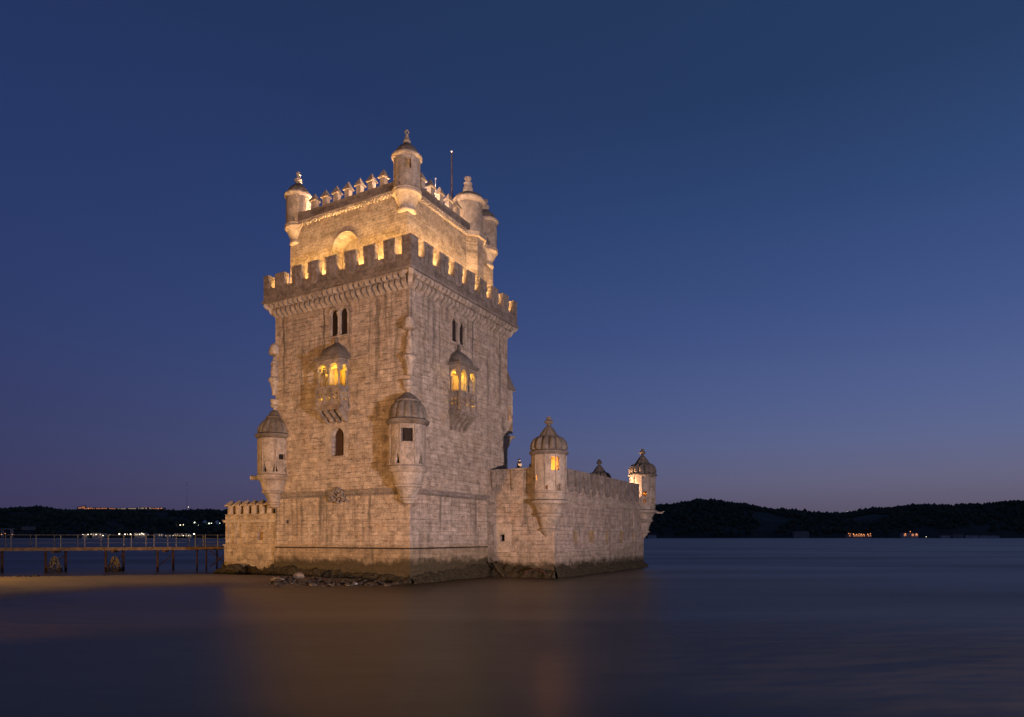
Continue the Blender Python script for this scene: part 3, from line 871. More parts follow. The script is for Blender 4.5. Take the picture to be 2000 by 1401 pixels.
# ------------------------------------------------------------------ upper storey
UX0, UX1, UY0, UY1 = .7, 11.1, .7, 11.05
UL = lambda u, v, d: (UX0 + d, u, v)
UR = lambda u, v, d: (u, UY0 + d, v)
m = MB()
m.panel(rect(UY0, UY1, 19.6, 24.5), [arch(4.72, 7.05, 19.62, 21.85)], UL, .95)
m.panel(rect(UX0, UX1, 19.6, 24.5), [], UR, .5)
m.add([(UX1, UY0, 19.6), (UX1, UY1, 19.6), (UX1, UY1, 24.5), (UX1, UY0, 24.5)], [(0, 1, 2, 3)])
m.add([(UX0, UY1, 19.6), (UX1, UY1, 19.6), (UX1, UY1, 24.5), (UX0, UY1, 24.5)], [(0, 1, 2, 3)])
m.build('upper_wall', M['brick'], tower)
m = MB(); m.prism(arch(4.70, 7.07, 19.62, 21.85), UL, .952, 1.05); m.build('door_recess', M['clean'], tower)
m = MB(); m.tube([UL(5.885 + 1.24 * math.cos(math.pi * i / 20), 21.85 + 1.24 * math.sin(math.pi * i / 20), -.02) for i in range(21)], .06); m.build('arch_moulding', M['clean'], tower)
lamp('POINT', W(.9, 5.9, 19.85), 22, GOLD, shadow_soft_size=.1)
m = MB(); m.box(UX0 + .02, UX1 - .02, UY0 + .02, UY1 - .02, 24.5, 24.7); m.build('roof_terrace', M['parapet'], tower)
# rope cornice
m = MB()
for (a, b) in (((UX0, UY1), (UX0, UY0)), ((UX0, UY0), (UX1, UY0)), ((UX1, UY0), (UX1, UY1)), ((UX1, UY1), (UX0, UY1))):
    n = 60; d = Vector((b[0] - a[0], b[1] - a[1], 0)); L = d.length; d /= L; o = Vector((d.y, -d.x, 0))
    if (a[0] + o.x * .1 - 6) ** 2 + (a[1] + o.y * .1 - 6) ** 2 < (a[0] - 6) ** 2 + (a[1] - 6) ** 2: o = -o
    for ph in (0, math.pi):
        m.tube([Vector((a[0], a[1], 24.46)) + d * (L * i / 240) + o * (.11 + .07 * math.cos(i * .5 + ph)) + Vector((0, 0, .07 * math.sin(i * .5 + ph))) for i in range(241)], .075, 6)
m.box(UX0 - .24, UX1 + .24, UY0 - .24, UY1 + .24, 24.56, 24.66)
m.build('rope_cornice', M['clean'], tower, weld=False)
m = MB(); q = .2; e = .38
m.box(UX0 - q, UX0 - q + e, UY0 - q, UY1 + q, 24.66, 25.22); m.box(UX1 + q - e, UX1 + q, UY0 - q, UY1 + q, 24.66, 25.22)
m.box(UX0 - q + e, UX1 + q - e, UY0 - q, UY0 - q + e, 24.66, 25.22); m.box(UX0 - q + e, UX1 + q - e, UY1 + q - e, UY1 + q, 24.66, 25.22)
m.build('upper_parapet', M['parapet'], tower)
m = MB(); m.box(.02, .36, -.19, .19, .002, .52)
um_ = m.build('capped_merlon', M['clean'], tower)
m = MB(); m.box(-.08, .46, -.30, .30, .52, .56)
m.add([(-.08, -.30, .562), (.46, -.30, .562), (.46, .30, .562), (-.08, .30, .562), (.19, 0, 1.12)], [(0, 1, 4), (1, 2, 4), (2, 3, 4), (3, 0, 4), (3, 2, 1, 0)])
m.build('cap', M['clean'], um_)
um_.location = (UX0 - q, 2.6, 25.22)
for i in range(1, 7): dup(um_, (UX0 - q, 2.6 + i * 1.005, 25.22))
for x in (2.1, 3.1, 4.12, 5.14, 6.1): dup(um_, (x, UY0 - q, 25.22), R(90))
for x in (2.6, 3.9, 5.2, 6.5, 7.8, 9.1): dup(um_, (x, UY1 + q, 25.22), R(-90))
for y in (2.4, 3.6, 4.8, 6.0, 7.2, 8.4, 9.6): dup(um_, (UX1 + q, y, 25.22), R(180))


def upper_turret(cx, cy, wins, tris, style):
    m = MB(); m.shaft(cx, cy, .84, 24.72, 26.72, wins, tris, 36, .2)
    t_ = m.build('upper_turret', M['shaft'], tower, smooth=True)
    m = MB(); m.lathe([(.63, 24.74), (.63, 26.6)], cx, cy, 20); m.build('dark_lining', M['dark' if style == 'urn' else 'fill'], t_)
    m = MB(); m.lathe([(.15, 22.95), (.32, 23.1), (.36, 23.22), (.54, 23.26), (.60, 23.36), (.58, 23.5), (.5, 23.56), (.56, 23.75), (.68, 24.05), (.80, 24.3), (.90, 24.36), (.93, 24.46), (.88, 24.54), (.93, 24.62), (.85, 24.72)], cx, cy, 36)
    m.build('console', M['clean'], t_, smooth=True)
    m = MB(); m.lathe([(.82, 26.56), (.90, 26.62), (.97, 26.70), (.97, 26.80), (.88, 26.86), (.78, 26.87)], cx, cy, 36); m.build('cornice', M['clean'], t_, smooth=True)
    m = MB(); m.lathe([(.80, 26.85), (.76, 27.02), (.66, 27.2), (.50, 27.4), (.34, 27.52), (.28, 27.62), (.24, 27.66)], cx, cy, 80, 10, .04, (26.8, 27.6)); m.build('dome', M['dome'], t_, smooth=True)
    m = MB()
    if style == 'ring':
        m.lathe([(.22, 27.64), (.24, 27.84), (.20, 27.9), (.11, 28.15), (.08, 28.28)], cx, cy, 14)
        n = Vector((.75, -.66, 0)) * .10
        m.tube([Vector((cx, cy, 28.42)) + n * 1.1 * math.cos(2 * math.pi * i / 14) + Vector((0, 0, .12 * math.sin(2 * math.pi * i / 14))) for i in range(15)], .05)
    else:
        m.lathe([(.24, 27.64), (.13, 27.74), (.26, 27.86), (.28, 27.98), (.12, 28.1), (.10, 28.22), (.17, 28.34), (.13, 28.5), (.0, 28.54)], cx, cy, 14, cap=False)
    m.build('finial', M['carved'], t_, smooth=True)


upper_turret(1.06, 1.04, [(208, 235, 25.75, 26.38)], [(176, 188, 24.74, 25.02), (254, 266, 24.74, 25.02)], 'ring')
upper_turret(1.10, 10.68, [(40, 75, 25.7, 26.3)], [(196, 212, 24.74, 25.1), (238, 252, 24.74, 25.1)], 'urn')
upper_turret(10.70, 1.10, [(40, 75, 25.7, 26.3)], [(184, 198, 24.74, 25.1), (222, 236, 24.74, 25.1)], 'urn')
upper_turret(10.70, 10.68, [], [], 'urn')

# stair turret on the right face: faceted below, round above
sx, sy = 8.35, 1.12
m = MB(); oc = [(sx + 1.1 * math.cos(R(22.5 + 45 * i)), sy + 1.1 * math.sin(R(22.5 + 45 * i))) for i in range(8)]
m.prism(oc, lambda u, v, d: (u, v, d), 19.6, 24.6); st = m.build('stair_turret', M['brick'], tower)
m = MB(); oc2 = [(sx + 1.32 * math.cos(R(22.5 + 45 * i)), sy + 1.32 * math.sin(R(22.5 + 45 * i))) for i in range(8)]
m.prism(oc2, lambda u, v, d: (u, v, d), 24.36, 24.68); m.build('base_moulding', M['clean'], st)
m = MB(); m.lathe([(1.02, 24.68), (1.0, 27.1)], sx, sy, 40); m.build('drum', M['shaft'], st, smooth=True)
m = MB(); m.lathe([(1.0, 26.95), (1.1, 27.05), (1.2, 27.16), (1.2, 27.28), (1.12, 27.34)], sx, sy, 40); m.build('cornice', M['clean'], st, smooth=True)
m = MB(); m.lathe([(1.12, 27.33), (1.05, 27.5), (.80, 27.68), (.42, 27.82), (.34, 27.9)], sx, sy, 40); m.build('dome', M['dome'], st, smooth=True)
m = MB(); m.lathe([(.36, 27.88), (.40, 28.0), (.32, 28.08), (.38, 28.16), (.34, 28.28), (.20, 28.36), (.30, 28.46), (.32, 28.58), (.14, 28.74), (.26, 28.92), (.24, 29.0), (.0, 29.02)], sx - .1, sy, 14, cap=False); m.build('finial', M['carved'], st, smooth=True)

# flagpole and lightning rod on the roof
m = MB(); m.lathe([(.085, 24.7), (.075, 28), (.05, 31.45)], 0, 0, 10); o = m.build('flagpole', M['pole'], smooth=True); 
for v in o.data.vertices: v.co.z -= 24.7
o.location = W(8.5, 2.72, 24.7); tag(o, 'thin dark flagpole without a flag on the tower roof', 'flagpole')
m = MB(); m.blob((0, 0, 6.80), .10, .10, .07, 2); fin = m.build('ball', M['white'], o)
m = MB(); m.tube([(0, 0, 0), (0, 0, 2.35)], .03, 6, .02); m.blob((0, 0, 2.4), .07, .07, .07); o = m.build('lightning_rod', M['white']); o.location = W(4.35, 1.2, 24.7)
tag(o, 'short thin white rod with a small ball behind the roof merlons', 'rod')

# ------------------------------------------------------------------ the low bastion
BX, BY = 9.13, -5.42
O = (19.0, 0.0, 0.0)                                       # origin of the bastion in the tower frame
bast = thing('stone_bastion', 'low stone bastion with shield battlements and domed turrets right of the tower', 'bastion', W(*O), ROT)
HEX = [(BX, 0), (BX, BY), (28.9, BY), (35.2, 1.2), (35.2, 10.6), (28.9, 17.2), (BX, 17.2), (BX, WY)]


def bb(m, name, mat, parent=None, smooth=False): return m.build(name, mat, parent or bast, origin=O, smooth=smooth)


AF = lambda u, v, d: (BX + d, u, v)                         # end wall beside the tower
BF = lambda u, v, d: (u, BY + d, v)                         # long river wall
emb = [rect(12.35, 13.30, 2.42, 3.32), rect(15.35, 16.70, 2.40, 3.34), rect(18.95, 19.75, 2.40, 3.35), rect(22.25, 23.45, 2.30, 3.38), rect(25.65, 26.45, 2.35, 3.40)]
m = MB()
m.panel(rect(BY, 0, -1, 5.5), [rect(-1.46, -1.05, 2.52, 3.02)], AF, .5)
m.panel(rect(BX, 28.9, -1, 5.5), emb, BF, .16)
for a, b in zip(HEX[2:-1], HEX[3:]):
    m.add([(a[0], a[1], -1), (b[0], b[1], -1), (b[0], b[1], 5.5), (a[0], a[1], 5.5)], [(0, 1, 2, 3)])
bb(m, 'wall', M['bastion'])
for i, e in enumerate(emb):
    m = MB(); m.prism(rect(e[0][0] - .02, e[1][0] + .02, e[0][1] - .02, e[2][1] + .02), BF, .162, .22); bb(m, 'walled_up_embrasure', M['fill'])
m = MB(); m.prism(rect(-1.5, -1.0, 2.48, 3.06), AF, .505, .56); bb(m, 'dark_pane', M['dark'])
m = MB(); m.panel(rect(-2.05, -.55, 1.75, 3.75), [rect(-1.46, -1.05, 2.52, 3.02)], lambda u, v, d: AF(u, v, d - .03), .029); m.prism(rect(-1.75, -.3, 3.75, 3.87), AF, -.12, -.002); bb(m, 'window_surround', M['clean'])
# paved terrace and string course
m = MB(); n = len(HEX); vs = [(x, y, 5.9) for x, y in HEX]; m.add(vs, [tuple(range(n))]); bb(m, 'terrace', M['clean'])


def band(m, pts, o, z0, z1, t0):
    """moulding along a run of wall tops: o outwards, t0 inwards"""
    for (a, b) in zip(pts, pts[1:]):
        d = Vector((b[0] - a[0], b[1] - a[1])); L = d.length; d /= L; nr = Vector((d.y, -d.x))
        A = [Vector(a) - nr * t0, Vector(a) + nr * o - d * o * .5, Vector(b) + nr * o + d * o * .5, Vector(b) - nr * t0]
        m.prism([(q.x, q.y) for q in A], lambda u, v, w: (u, v, w), z0, z1)


RUN = [Vector(p) for p in HEX[:-1]]
m = MB(); band(m, RUN, .10, 5.40, 5.503, -.01); band(m, RUN, .17, 5.503, 5.66, .3); band(m, RUN, .07, 5.66, 5.72, .3); bb(m, 'string_course', M['carved'])
m = MB(); band(m, RUN, .0, 5.72, 6.55, .45); bb(m, 'parapet', M['bastion'])
# shield merlons, one mesh, many places
hs = [(.53, 1.20), (.50, .7), (.49, .2), (.49, -.02), (.42, -.26), (.24, -.42), (0, -.48)]
SB = hs + [(-u, v) for u, v in reversed(hs[:-1])]
m = MB(); m.prism([(.50, 0), (.50, 1.15), (-.50, 1.15), (-.50, 0)], lambda u, v, d: (d, u, v), .0, .42)
m.prism([(.54, 1.153), (.54, 1.22), (-.54, 1.22), (-.54, 1.153)], lambda u, v, d: (d, u, v), -.03, .45)
bm0 = m.build('merlon', M['merlon'], bast)
m = MB(); m.prism(SB, lambda u, v, d: (d, u, v), -.10, -.034); m.prism([(-.07, 1.08), (.07, 1.08), (.07, -.28), (-.07, -.28)], lambda u, v, d: (d, u, v), -.15, -.102)
for s in (-1, 1): m.prism([(.072 * s, .52), (.42 * s, .60), (.42 * s, .26), (.072 * s, .36)], lambda u, v, d: (d, u, v), -.15, -.102)
m.build('shield', M['merlon'], bm0)
off = lambda x, y, z=6.55: (x - O[0], y - O[1], z)
bm0.location = off(11.75, BY); bm0.rotation_euler.z = R(90)
m = MB(); m.box(BX + .012, BX + .43, -3.75, -.02, 6.55, 7.66); m.box(BX - .03, BX + .46, -3.75, -.02, 7.66, 7.74); bb(m, 'raised_parapet', M['bastion'])
for y in (-.92, -2.55):
    m = MB(); m.prism(SB, lambda u, v, d, y=y: (BX + d, y + u, 6.55 + v * .93), -.10, -.004)
    m.prism([(-.07, 1.08), (.07, 1.08), (.07, -.28), (-.07, -.28)], lambda u, v, d, y=y: (BX + d, y + u, 6.55 + v * .93), -.15, -.102)
    m.prism([(-.42, .58), (-.072, .5), (-.072, .36), (-.42, .28)], lambda u, v, d, y=y: (BX + d, y + u, 6.55 + v * .93), -.15, -.102)
    m.prism([(.072, .5), (.42, .58), (.42, .28), (.072, .36)], lambda u, v, d, y=y: (BX + d, y + u, 6.55 + v * .93), -.15, -.102)
    bb(m, 'shield', M['bastion'])
for i in range(1, 11): dup(bm0, off(11.75 + i * 1.5, BY), R(90))
for (a, b) in ((HEX[2], HEX[3]), (HEX[3], HEX[4])):
    d = Vector((b[0] - a[0], b[1] - a[1])); L = d.length; d /= L
    for q in range(1, int(L / 1.5)):
        p = Vector(a) + d * q * 1.5
        if (p - Vector(a)).length < 1.9 or (p - Vector(b)).length < 1.9: continue
        dup(bm0, off(p.x, p.y), math.atan2(d.x, -d.y))


def bastion_turret(cx, cy, wins, tris, lit=()):
    m = MB(); m.shaft(cx, cy, 1.2, 5.4, 8.64, wins, tris, 44, .22)
    t_ = bb(m, 'corner_turret', M['shaft'], smooth=True)
    m = MB()
    for i in range(10):
        a = R(36 * i + 13)
        m.tube([(cx + 1.21 * math.cos(a), cy + 1.21 * math.sin(a), 5.9), (cx + 1.21 * math.cos(a), cy + 1.21 * math.sin(a), 8.55)], .05)
    m.lathe([(1.19, 5.84), (1.27, 5.88), (1.27, 5.98), (1.19, 6.02)], cx, cy, 44, cap=False)
    bb(m, 'rib', M['shaft'], t_)
    m = MB(); m.lathe([(1.19, 8.5), (1.28, 8.58), (1.38, 8.66), (1.38, 8.76), (1.24, 8.84), (1.1, 8.85)], cx, cy, 44); bb(m, 'cornice', M['dome'], t_, True)
    m = MB()
    m.lathe([(1.20, 8.84), (1.22, 9.0), (1.20, 9.25), (1.12, 9.5), (.98, 9.7), (.80, 9.80)], cx, cy, 140, 14, .15, (8.9, 9.9))
    m.lathe([(.80, 9.66), (.76, 9.80), (.64, 9.90), (.60, 10.0), (.47, 10.2), (.35, 10.38), (.33, 10.44), (.20, 10.54), (.13, 10.64)], cx, cy, 80, 10, .08, (9.7, 10.4))
    bb(m, 'dome', M['dome'], t_, True)
    m = MB(); m.lathe([(.13, 10.6), (.12, 10.70), (.26, 10.76), (.31, 10.88), (.25, 11.0), (.14, 11.06), (.17, 11.14), (.12, 11.24), (.0, 11.27)], cx, cy, 16, cap=False); bb(m, 'finial', M['dome'], t_, True)
    m = MB(); m.lathe([(.10, 2.6), (.30, 2.85), (.42, 3.0), (.56, 3.22), (.70, 3.28), (.72, 3.38), (.58, 3.44), (.66, 3.8), (.78, 4.2), (.96, 4.30), (1.02, 4.42), (.90, 4.52), (.98, 4.8), (1.10, 5.02), (1.14, 5.06), (1.34, 5.16), (1.40, 5.34), (1.22, 5.44)], cx, cy, 44)
    bb(m, 'console', M['shaft'], t_, True)
    m = MB(); m.lathe([(1.0, 5.95), (1.0, 5.97)], cx, cy, 30); bb(m, 'floor', M['fill'], t_)
    if lit:                                               # lamp under the dome, kept out of line with the openings
        for lx, ly, lz, w_ in lit: lamp('POINT', W(cx + lx, cy + ly, lz), w_, (1, .35, .05), shadow_soft_size=.08)
    return t_


bastion_turret(9.42, -4.85, [(214, 243, 7.42, 8.32), (140, 163, 6.75, 7.12), (191, 202, 6.1, 6.36)], [(150, 162, 6.0, 6.5), (236, 250, 6.0, 6.5)], ((.35, -.1, 7.75, 200), (.1, 0, 7.2, 330)))
bastion_turret(28.9, -5.3, [(199, 216, 6.66, 7.12), (200, 213, 6.05, 6.36), (60, 100, 7.4, 8.3)], [(240, 252, 6.0, 6.6), (262, 274, 6.0, 6.6)], ((0, 0, 8.25, 330),))
bastion_turret(34.7, 1.4, [(180, 215, 7.4, 8.3)], [], ((0, 0, 7.2, 120),))
# water spout under the end turret
m = MB(); m.tube([(29.7, -6.1, 5.25), (30.3, -6.75, 5.15), (30.5, -6.9, 5.3)], .11, 8, .08); bb(m, 'gargoyle', M['carved'])
# footing of broken weedy rock
m = MB()
footing(m, (BX - .02, .1), (BX - .02, BY - .1), (-1, 0), 1.1, .6, .9, 21)
footing(m, (BX - .1, BY + .02), (29.2, BY + .02), (0, -1), .95, .75, .55, 31, 90)
bb(m, 'footing', M['rough'])
# thin pilasters and pipes that break up the long wall
m = MB()
for x, z0, z1, w in ((12.3, 3.5, 4.9, .05), (22.6, 3.6, 5.3, .05), (26.0, 3.5, 5.35, .12)):
    m.prism(rect(x - w, x + w, z0, z1), BF, -.07, -.002)
bb(m, 'pilaster', M['carved'])
# terrace lamps: one washes the far turret, one the pinnacle
lamp('SPOT', W(26.4, -2.8, 6.5), 3600, (1, .56, .34), W(28.4, -4.9, 8.3), spot_size=R(70), shadow_soft_size=.1)
lamp('SPOT', W(13.4, -1.5, 6.4), 1500, (1, .66, .46), W(14, 0, 8.6), spot_size=R(60), shadow_soft_size=.1)
lamp('POINT', W(31.5, 0.0, 6.4), 250, (1, .45, .18), shadow_soft_size=.15)

# pinnacles standing on the terrace
m = MB()
m.lathe([(.34, 0), (.34, .9), (.42, .95), (.42, 1.1), (.30, 1.15), (.28, 1.6), (.36, 1.75), (.30, 1.9), (.33, 2.05), (.22, 2.2), (.28, 2.4), (.16, 2.6), (.20, 2.75), (.08, 2.95), (.12, 3.05), (.0, 3.2)], 0, 0, 12, cap=False)
pin = m.build('stone_pinnacle', M['clean'], smooth=True); pin.location = W(14, 0, 5.905)
tag(pin, 'small brightly lit carved stone pinnacle poking above the battlements between tower and bastion turret', 'pinnacle')
p2 = pin.copy(); C.objects.link(p2); p2.location = W(12.6, -1.75, 5.605); p2.scale = (1.1, 1.1, .90)
tag(p2, 'pale stone pinnacle half hidden behind the nearest bastion turret', 'pinnacle')

# ------------------------------------------------------------------ low entrance wing on the left
OW = (1.5, 14.5, 0)
wing = thing('entrance_wing', 'low stone entrance wing with pointed battlements left of the tower', 'gatehouse', W(*OW), ROT)
wb = lambda m, n, mat, par=None, sm=False: m.build(n, mat, par or wing, origin=OW, smooth=sm)
EX = .12; EY0, EY1 = WY - .35, 17.2
EF = lambda u, v, d: (EX + d, u, v)
m = MB(); m.panel(rect(EY0, EY1, 2.3, 3.9), [rect(13.15, 13.75, 2.62, 3.2)], EF, .22)
m.add([(EX, EY1, 2.3), (5, EY1, 2.3), (5, EY1, 3.9), (EX, EY1, 3.9)], [(0, 1, 2, 3)])
for y in (16.95, 16.1, 15.25):
    m.prism(rect(y - .12, y + .12, 2.3, 3.85), EF, -.07, -.002)
wb(m, 'wall', M['wing'])
m = MB(); m.prism(rect(13.1, 13.8, 2.58, 3.24), EF, .225, .3); w_ = wb(m, 'blocked_window', M['fill'])
m = MB(); m.prism(rect(13.0, 14.2, 3.22, 3.32), EF, -.06, -.002); wb(m, 'lintel', M['wing'])
m = MB(); m.box(EX - .06, 5, EY0, EY1 + .06, -.6, 2.2); m.box(EX - .12, 5, EY0, EY1 + .12, 2.2, 2.3); wb(m, 'plinth', M['wing'])
m = MB(); m.box(EX - .10, 5, EY0, EY1 + .10, 3.9, 4.0); m.box(EX - .16, 5, EY0, EY1 + .16, 4.0, 4.08); wb(m, 'string_course', M['carved'])
m = MB(); m.box(EX, EX + .45, EY0, EY1, 4.08, 4.5); m.box(EX + .45, 5, EY1 - .45, EY1, 4.08, 4.5); wb(m, 'parapet', M['wing'])
m = MB(); m.box(EX + .46, 5, EY0, EY1 - .46, 4.08, 4.2); wb(m, 'roof', M['wing'])
m = MB(); m.lathe([(.285, 0), (.285, .58), (.30, .60)], 0, 0, 14); pm = m.build('battlement_post', M['post'], wing, smooth=True)
m = MB(); m.frustum(0, 0, .36, .36, .602, .36, .36, .68); m.add([(-.36, -.36, .682), (.36, -.36, .682), (.36, .36, .682), (-.36, .36, .682), (0, 0, 1.04)], [(0, 1, 4), (1, 2, 4), (2, 3, 4), (3, 0, 4), (3, 2, 1, 0)])
m.build('pointed_cap', M['post'], pm)
pos = [16.83, 15.98, 15.12, 14.28, 13.46, 12.66]
pm.location = (EX + .26 - OW[0], pos[0] - OW[1], 4.5)
for y in pos[1:]: dup(pm, (EX + .26 - OW[0], y - OW[1], 4.5))
for x in (1.3, 2.2, 3.1, 4.0): dup(pm, (EX + .1 + x - OW[0], EY1 - .26 - OW[1], 4.5))
m = MB(); footing(m, (EX - .05, EY1 + .2), (EX - .05, WY), (-1, 0), .95, .85, .45, 41, 30); wb(m, 'footing', M['rough'])

# ------------------------------------------------------------------ things on the shore
GZ = lambda x, y: max(-.05, ground(x, y))


def boulder(loc, sx, sy, sz, seed, mat, label, cat='boulder'):
    m = MB(); m.blob((0, 0, 0), sx, sy, sz, 3, .05, seed)
    o = m.build('boulder', mat, smooth=False)
    for v in o.data.vertices:
        n = noise.noise((v.co.x * 2 + seed, v.co.y * 2, v.co.z * 2)); v.co *= 1 + .35 * n
    o.location = loc; tag(o, label, cat); return o


p = W(-.75, 15.1); boulder((p.x, p.y, GZ(p.x, p.y) + .22), .85, .55, .50, 5, M['rough'], 'large dark weed covered boulder against the entrance wing')
p = W(-.55, 16.6); boulder((p.x, p.y, GZ(p.x, p.y) + .12), .7, .5, .32, 9, M['rough'], 'low dark weed covered boulder at the left corner of the entrance wing')
p = W(-1.6, 9.9); boulder((-13.9, 38.9, GZ(-13.9, 38.9) + .08), .42, .24, .16, 12, M['rockpale'], 'largest pale flat stone at the left end of the rubble', 'stone')
boulder((-13.2, 40.6, GZ(-13.2, 40.6) + .1), .38, .3, .26, 15, M['rockpale'], 'pale upright stone behind the rubble by the tower foot', 'stone')

protos = []
for k in range(7):
    m = MB(); m.blob((0, 0, 0), 1, .8, .55, 2, .12, 50 + k); o = m.build('rock', M['rock']); protos.append(o)
q = random.Random(11); n = 0
LAB = 'small wet dark rock in the rubble strip at the foot of the tower'
while n < 150:
    f = q.random(); x = -14.0 + 7.2 * f; yc = 38.3 + .9 * f; y = yc + q.gauss(0, .75 - .25 * f)
    if y > 41.0 - .2 * f: continue
    s = q.choice((.08, .10, .12, .14, .17, .20, .26)) * q.uniform(.8, 1.2)
    o = protos[n] if n < 7 else protos[n % 7].copy()
    if n >= 7: C.objects.link(o)
    o.location = (x, y, max(0.0, GZ(x, y)) + s * .15); o.rotation_euler = (q.uniform(-.4, .4), q.uniform(-.4, .4), q.uniform(0, 6.28)); o.scale = (s, s * q.uniform(.7, 1.1), s)
    tag(o, LAB, 'rock', 'rubble at the foot of the tower'); n += 1
for i in range(8):
    o = protos[i % 7].copy(); C.objects.link(o); s = q.uniform(.1, .2)
    x, y = -33 + q.uniform(-3.2, 3.2), 43.2 + q.uniform(-1.2, .6); x = -.77 * y + q.uniform(.3, 2.2)
    o.location = (x, y, GZ(x, y) + s * .1); o.scale = (s, s, s * .8); o.rotation_euler = (0, 0, q.uniform(0, 6))
    tag(o, 'small stone lying alone on the sand bar near the left edge', 'rock', 'stones on the sand bar')

m = MB(); m.box(-.45, .45, -.07, .07, -.03, .03); o = m.build('plank', M['house'])
o.location = (-22.0, 49.6, .50); o.rotation_euler = (0, R(-24), R(25)); tag(o, 'short pale plank leaning at the left foot of the entrance wing', 'plank')
m = MB(); a, b = W(8.2, -.75, 1.35), W(8.3, -2.0, -.1)
m.tube([(0, 0, 0), tuple((b - a) * .5 + Vector((.02, 0, -.03))), tuple(b - a)], .045, 6, .055); o = m.build('pole', M['timber']); o.location = a
tag(o, 'thin wooden pole leaning in the corner between tower and bastion', 'pole')
m = MB(); pts = []
c = W(BX - .75, -4.3, .28)
for i in range(15):
    an = math.pi * i / 14; pts.append((-.72 * math.cos(an), .1 * math.sin(an * 2), .36 * math.sin(an) - .05))
m.tube(pts, .06, 8); o = m.build('hose', M['rust'], smooth=True); o.location = c
tag(o, 'dark bent hose arching over the weed at the bastion corner', 'hose')

# ------------------------------------------------------------------ footbridge and landing stage
ZD = 2.0
A = Vector((-25.3, 57.0, 0)); B = Vector((-62.0, 44.2, 0)); dirv = (B - A).normalized(); nrm = Vector((-dirv.y, dirv.x, 0)); LB = (B - A).length
br = thing('metal_footbridge', 'long low metal footbridge with thin railings on rusty trestles over the water', 'footbridge', A, math.atan2(dirv.y, dirv.x))


m = MB(); m.box(0, LB, -.8, .8, ZD - .05, ZD); m.box(0, LB, -.8, -.68, ZD - .26, ZD - .05); m.box(0, LB, .68, .8, ZD - .26, ZD - .05)
m.build('deck', M['deck'], br)
for s in (-.76, .76):
    for z in (.36, .68, 1.0):
        m = MB(); m.tube([(2.6, s, ZD + z), (LB, s, ZD + z)], .018 if z < 1 else .028, 6); m.build('rail', M['steel'], br)
m = MB(); m.box(-.028, .028, -.028, .028, 0, 1.0); po = m.build('railing_post', M['steel'], br)
first = True
for s in (-.76, .76):
    d = 2.6 if s < 0 else 3.4
    while d < 22:
        if first: po.location = (d, s, ZD); first = False
        else: dup(po, (d, s, ZD))
        d += 1.66
m = MB(); m.box(-.12, .12, -.85, .85, ZD - .44, ZD - .26); tr = m.build('trestle', M['rust'], br)
for x_, s in ((-.48, -.75), (.48, .75)):
    m = MB(); m.tube([(x_, s, ZD - .27), (x_, s, -1)], .095, 10); m.build('pile', M['rust'], tr)
m = MB(); m.tube([(-.48, -.75, 1.35), (.48, .75, .35)], .04, 6); m.build('brace', M['rust'], tr)
TR = [4.33, 8.09, 12.25, 16.6, 21.0]
tr.location = (TR[0], 0, 0)
for d in TR[1:]: dup(tr, (d, 0, 0))

# landing stage against the entrance wing
A2 = Vector((-24.75, 55.6, 0)); ls = thing('landing_stage', 'short landing stage with pale railings between the footbridge and the entrance wing', 'landing stage', A2, R(5))
m = MB(); m.box(-1.75, 3.2, -.9, .9, ZD - .14, ZD + .02); m.build('deck', M['deck'], ls)
for z in (.14, .40, .72, 1.0):
    for s in (-.86, .86):
        m = MB(); m.tube([(-1.7, s, ZD + z), (3.1, s, ZD + z)], .026, 6); m.build('rail', M['steel'], ls)
m = MB(); m.box(-.03, .03, -.03, .03, 0, 1.02); po = m.build('railing_post', M['steel'], ls); po.location = (-1.7, -.86, ZD)
for x in (-.9, .1, 1.1): dup(po, (x, -.86, ZD))
for x in (-1.7, -.5, .7): dup(po, (x, .86, ZD))
m = MB(); m.tube([(0, 0, ZD - .14), (0, 0, -1)], .07, 8); lg = m.build('pile', M['rust'], ls); lg.location = (-1.6, -.8, 0)
for x, y in ((-.85, -.8), (-.55, .8), (1.15, -.8), (.95, .8)): dup(lg, (x, y, 0))
for a, b in (((-.55, ZD - .3), (1.1, .35)), ((-.55, .35), (1.1, ZD - .3))):
    m = MB(); m.tube([(a[0], -.8, a[1]), (b[0], -.8, b[1])], .045, 6); m.build('brace', M['rust'], ls)


def weed(loc, h, seed, label):
    m = MB(); q = random.Random(seed)
    for i in range(170):
        f = q.random() ** 1.3; z = h * f; rr = .42 * (1 - f) ** .7 + .08; an = q.uniform(0, 6.28)
        x, y = rr * math.cos(an), rr * math.sin(an); L = q.uniform(.12, .34)
        m.tube([(x, y, z), (x * 1.15, y * 1.15, z - L * .5), (x * 1.25 + q.uniform(-.05, .05), y * 1.25, max(-.05, z - L))], .035, 4, .02)
    o = m.build('seaweed_clump', M['weed'], weld=False); o.location = loc; tag(o, label, 'seaweed', 'seaweed caught on the bridge trestles')


for d, h, sd, lb in ((TR[1], 1.3, 3, 'narrow pale yellow seaweed clump in the middle one of the trestles'), (TR[2] + .1, 1.3, 6, 'wide yellow brown seaweed clump in the leftmost trestle')):
    p = A + dirv * d; weed((p.x, p.y, .0), h, sd, lb)

# ------------------------------------------------------------------ far bank: lamps, houses, tanks, masts


def far(px, Y, dz=0.0):
    k = (px - 1000) / 1280
    return Vector((k * Y, Y, (hill_z(k, Y) if Y > Y0 else 0) + dz))


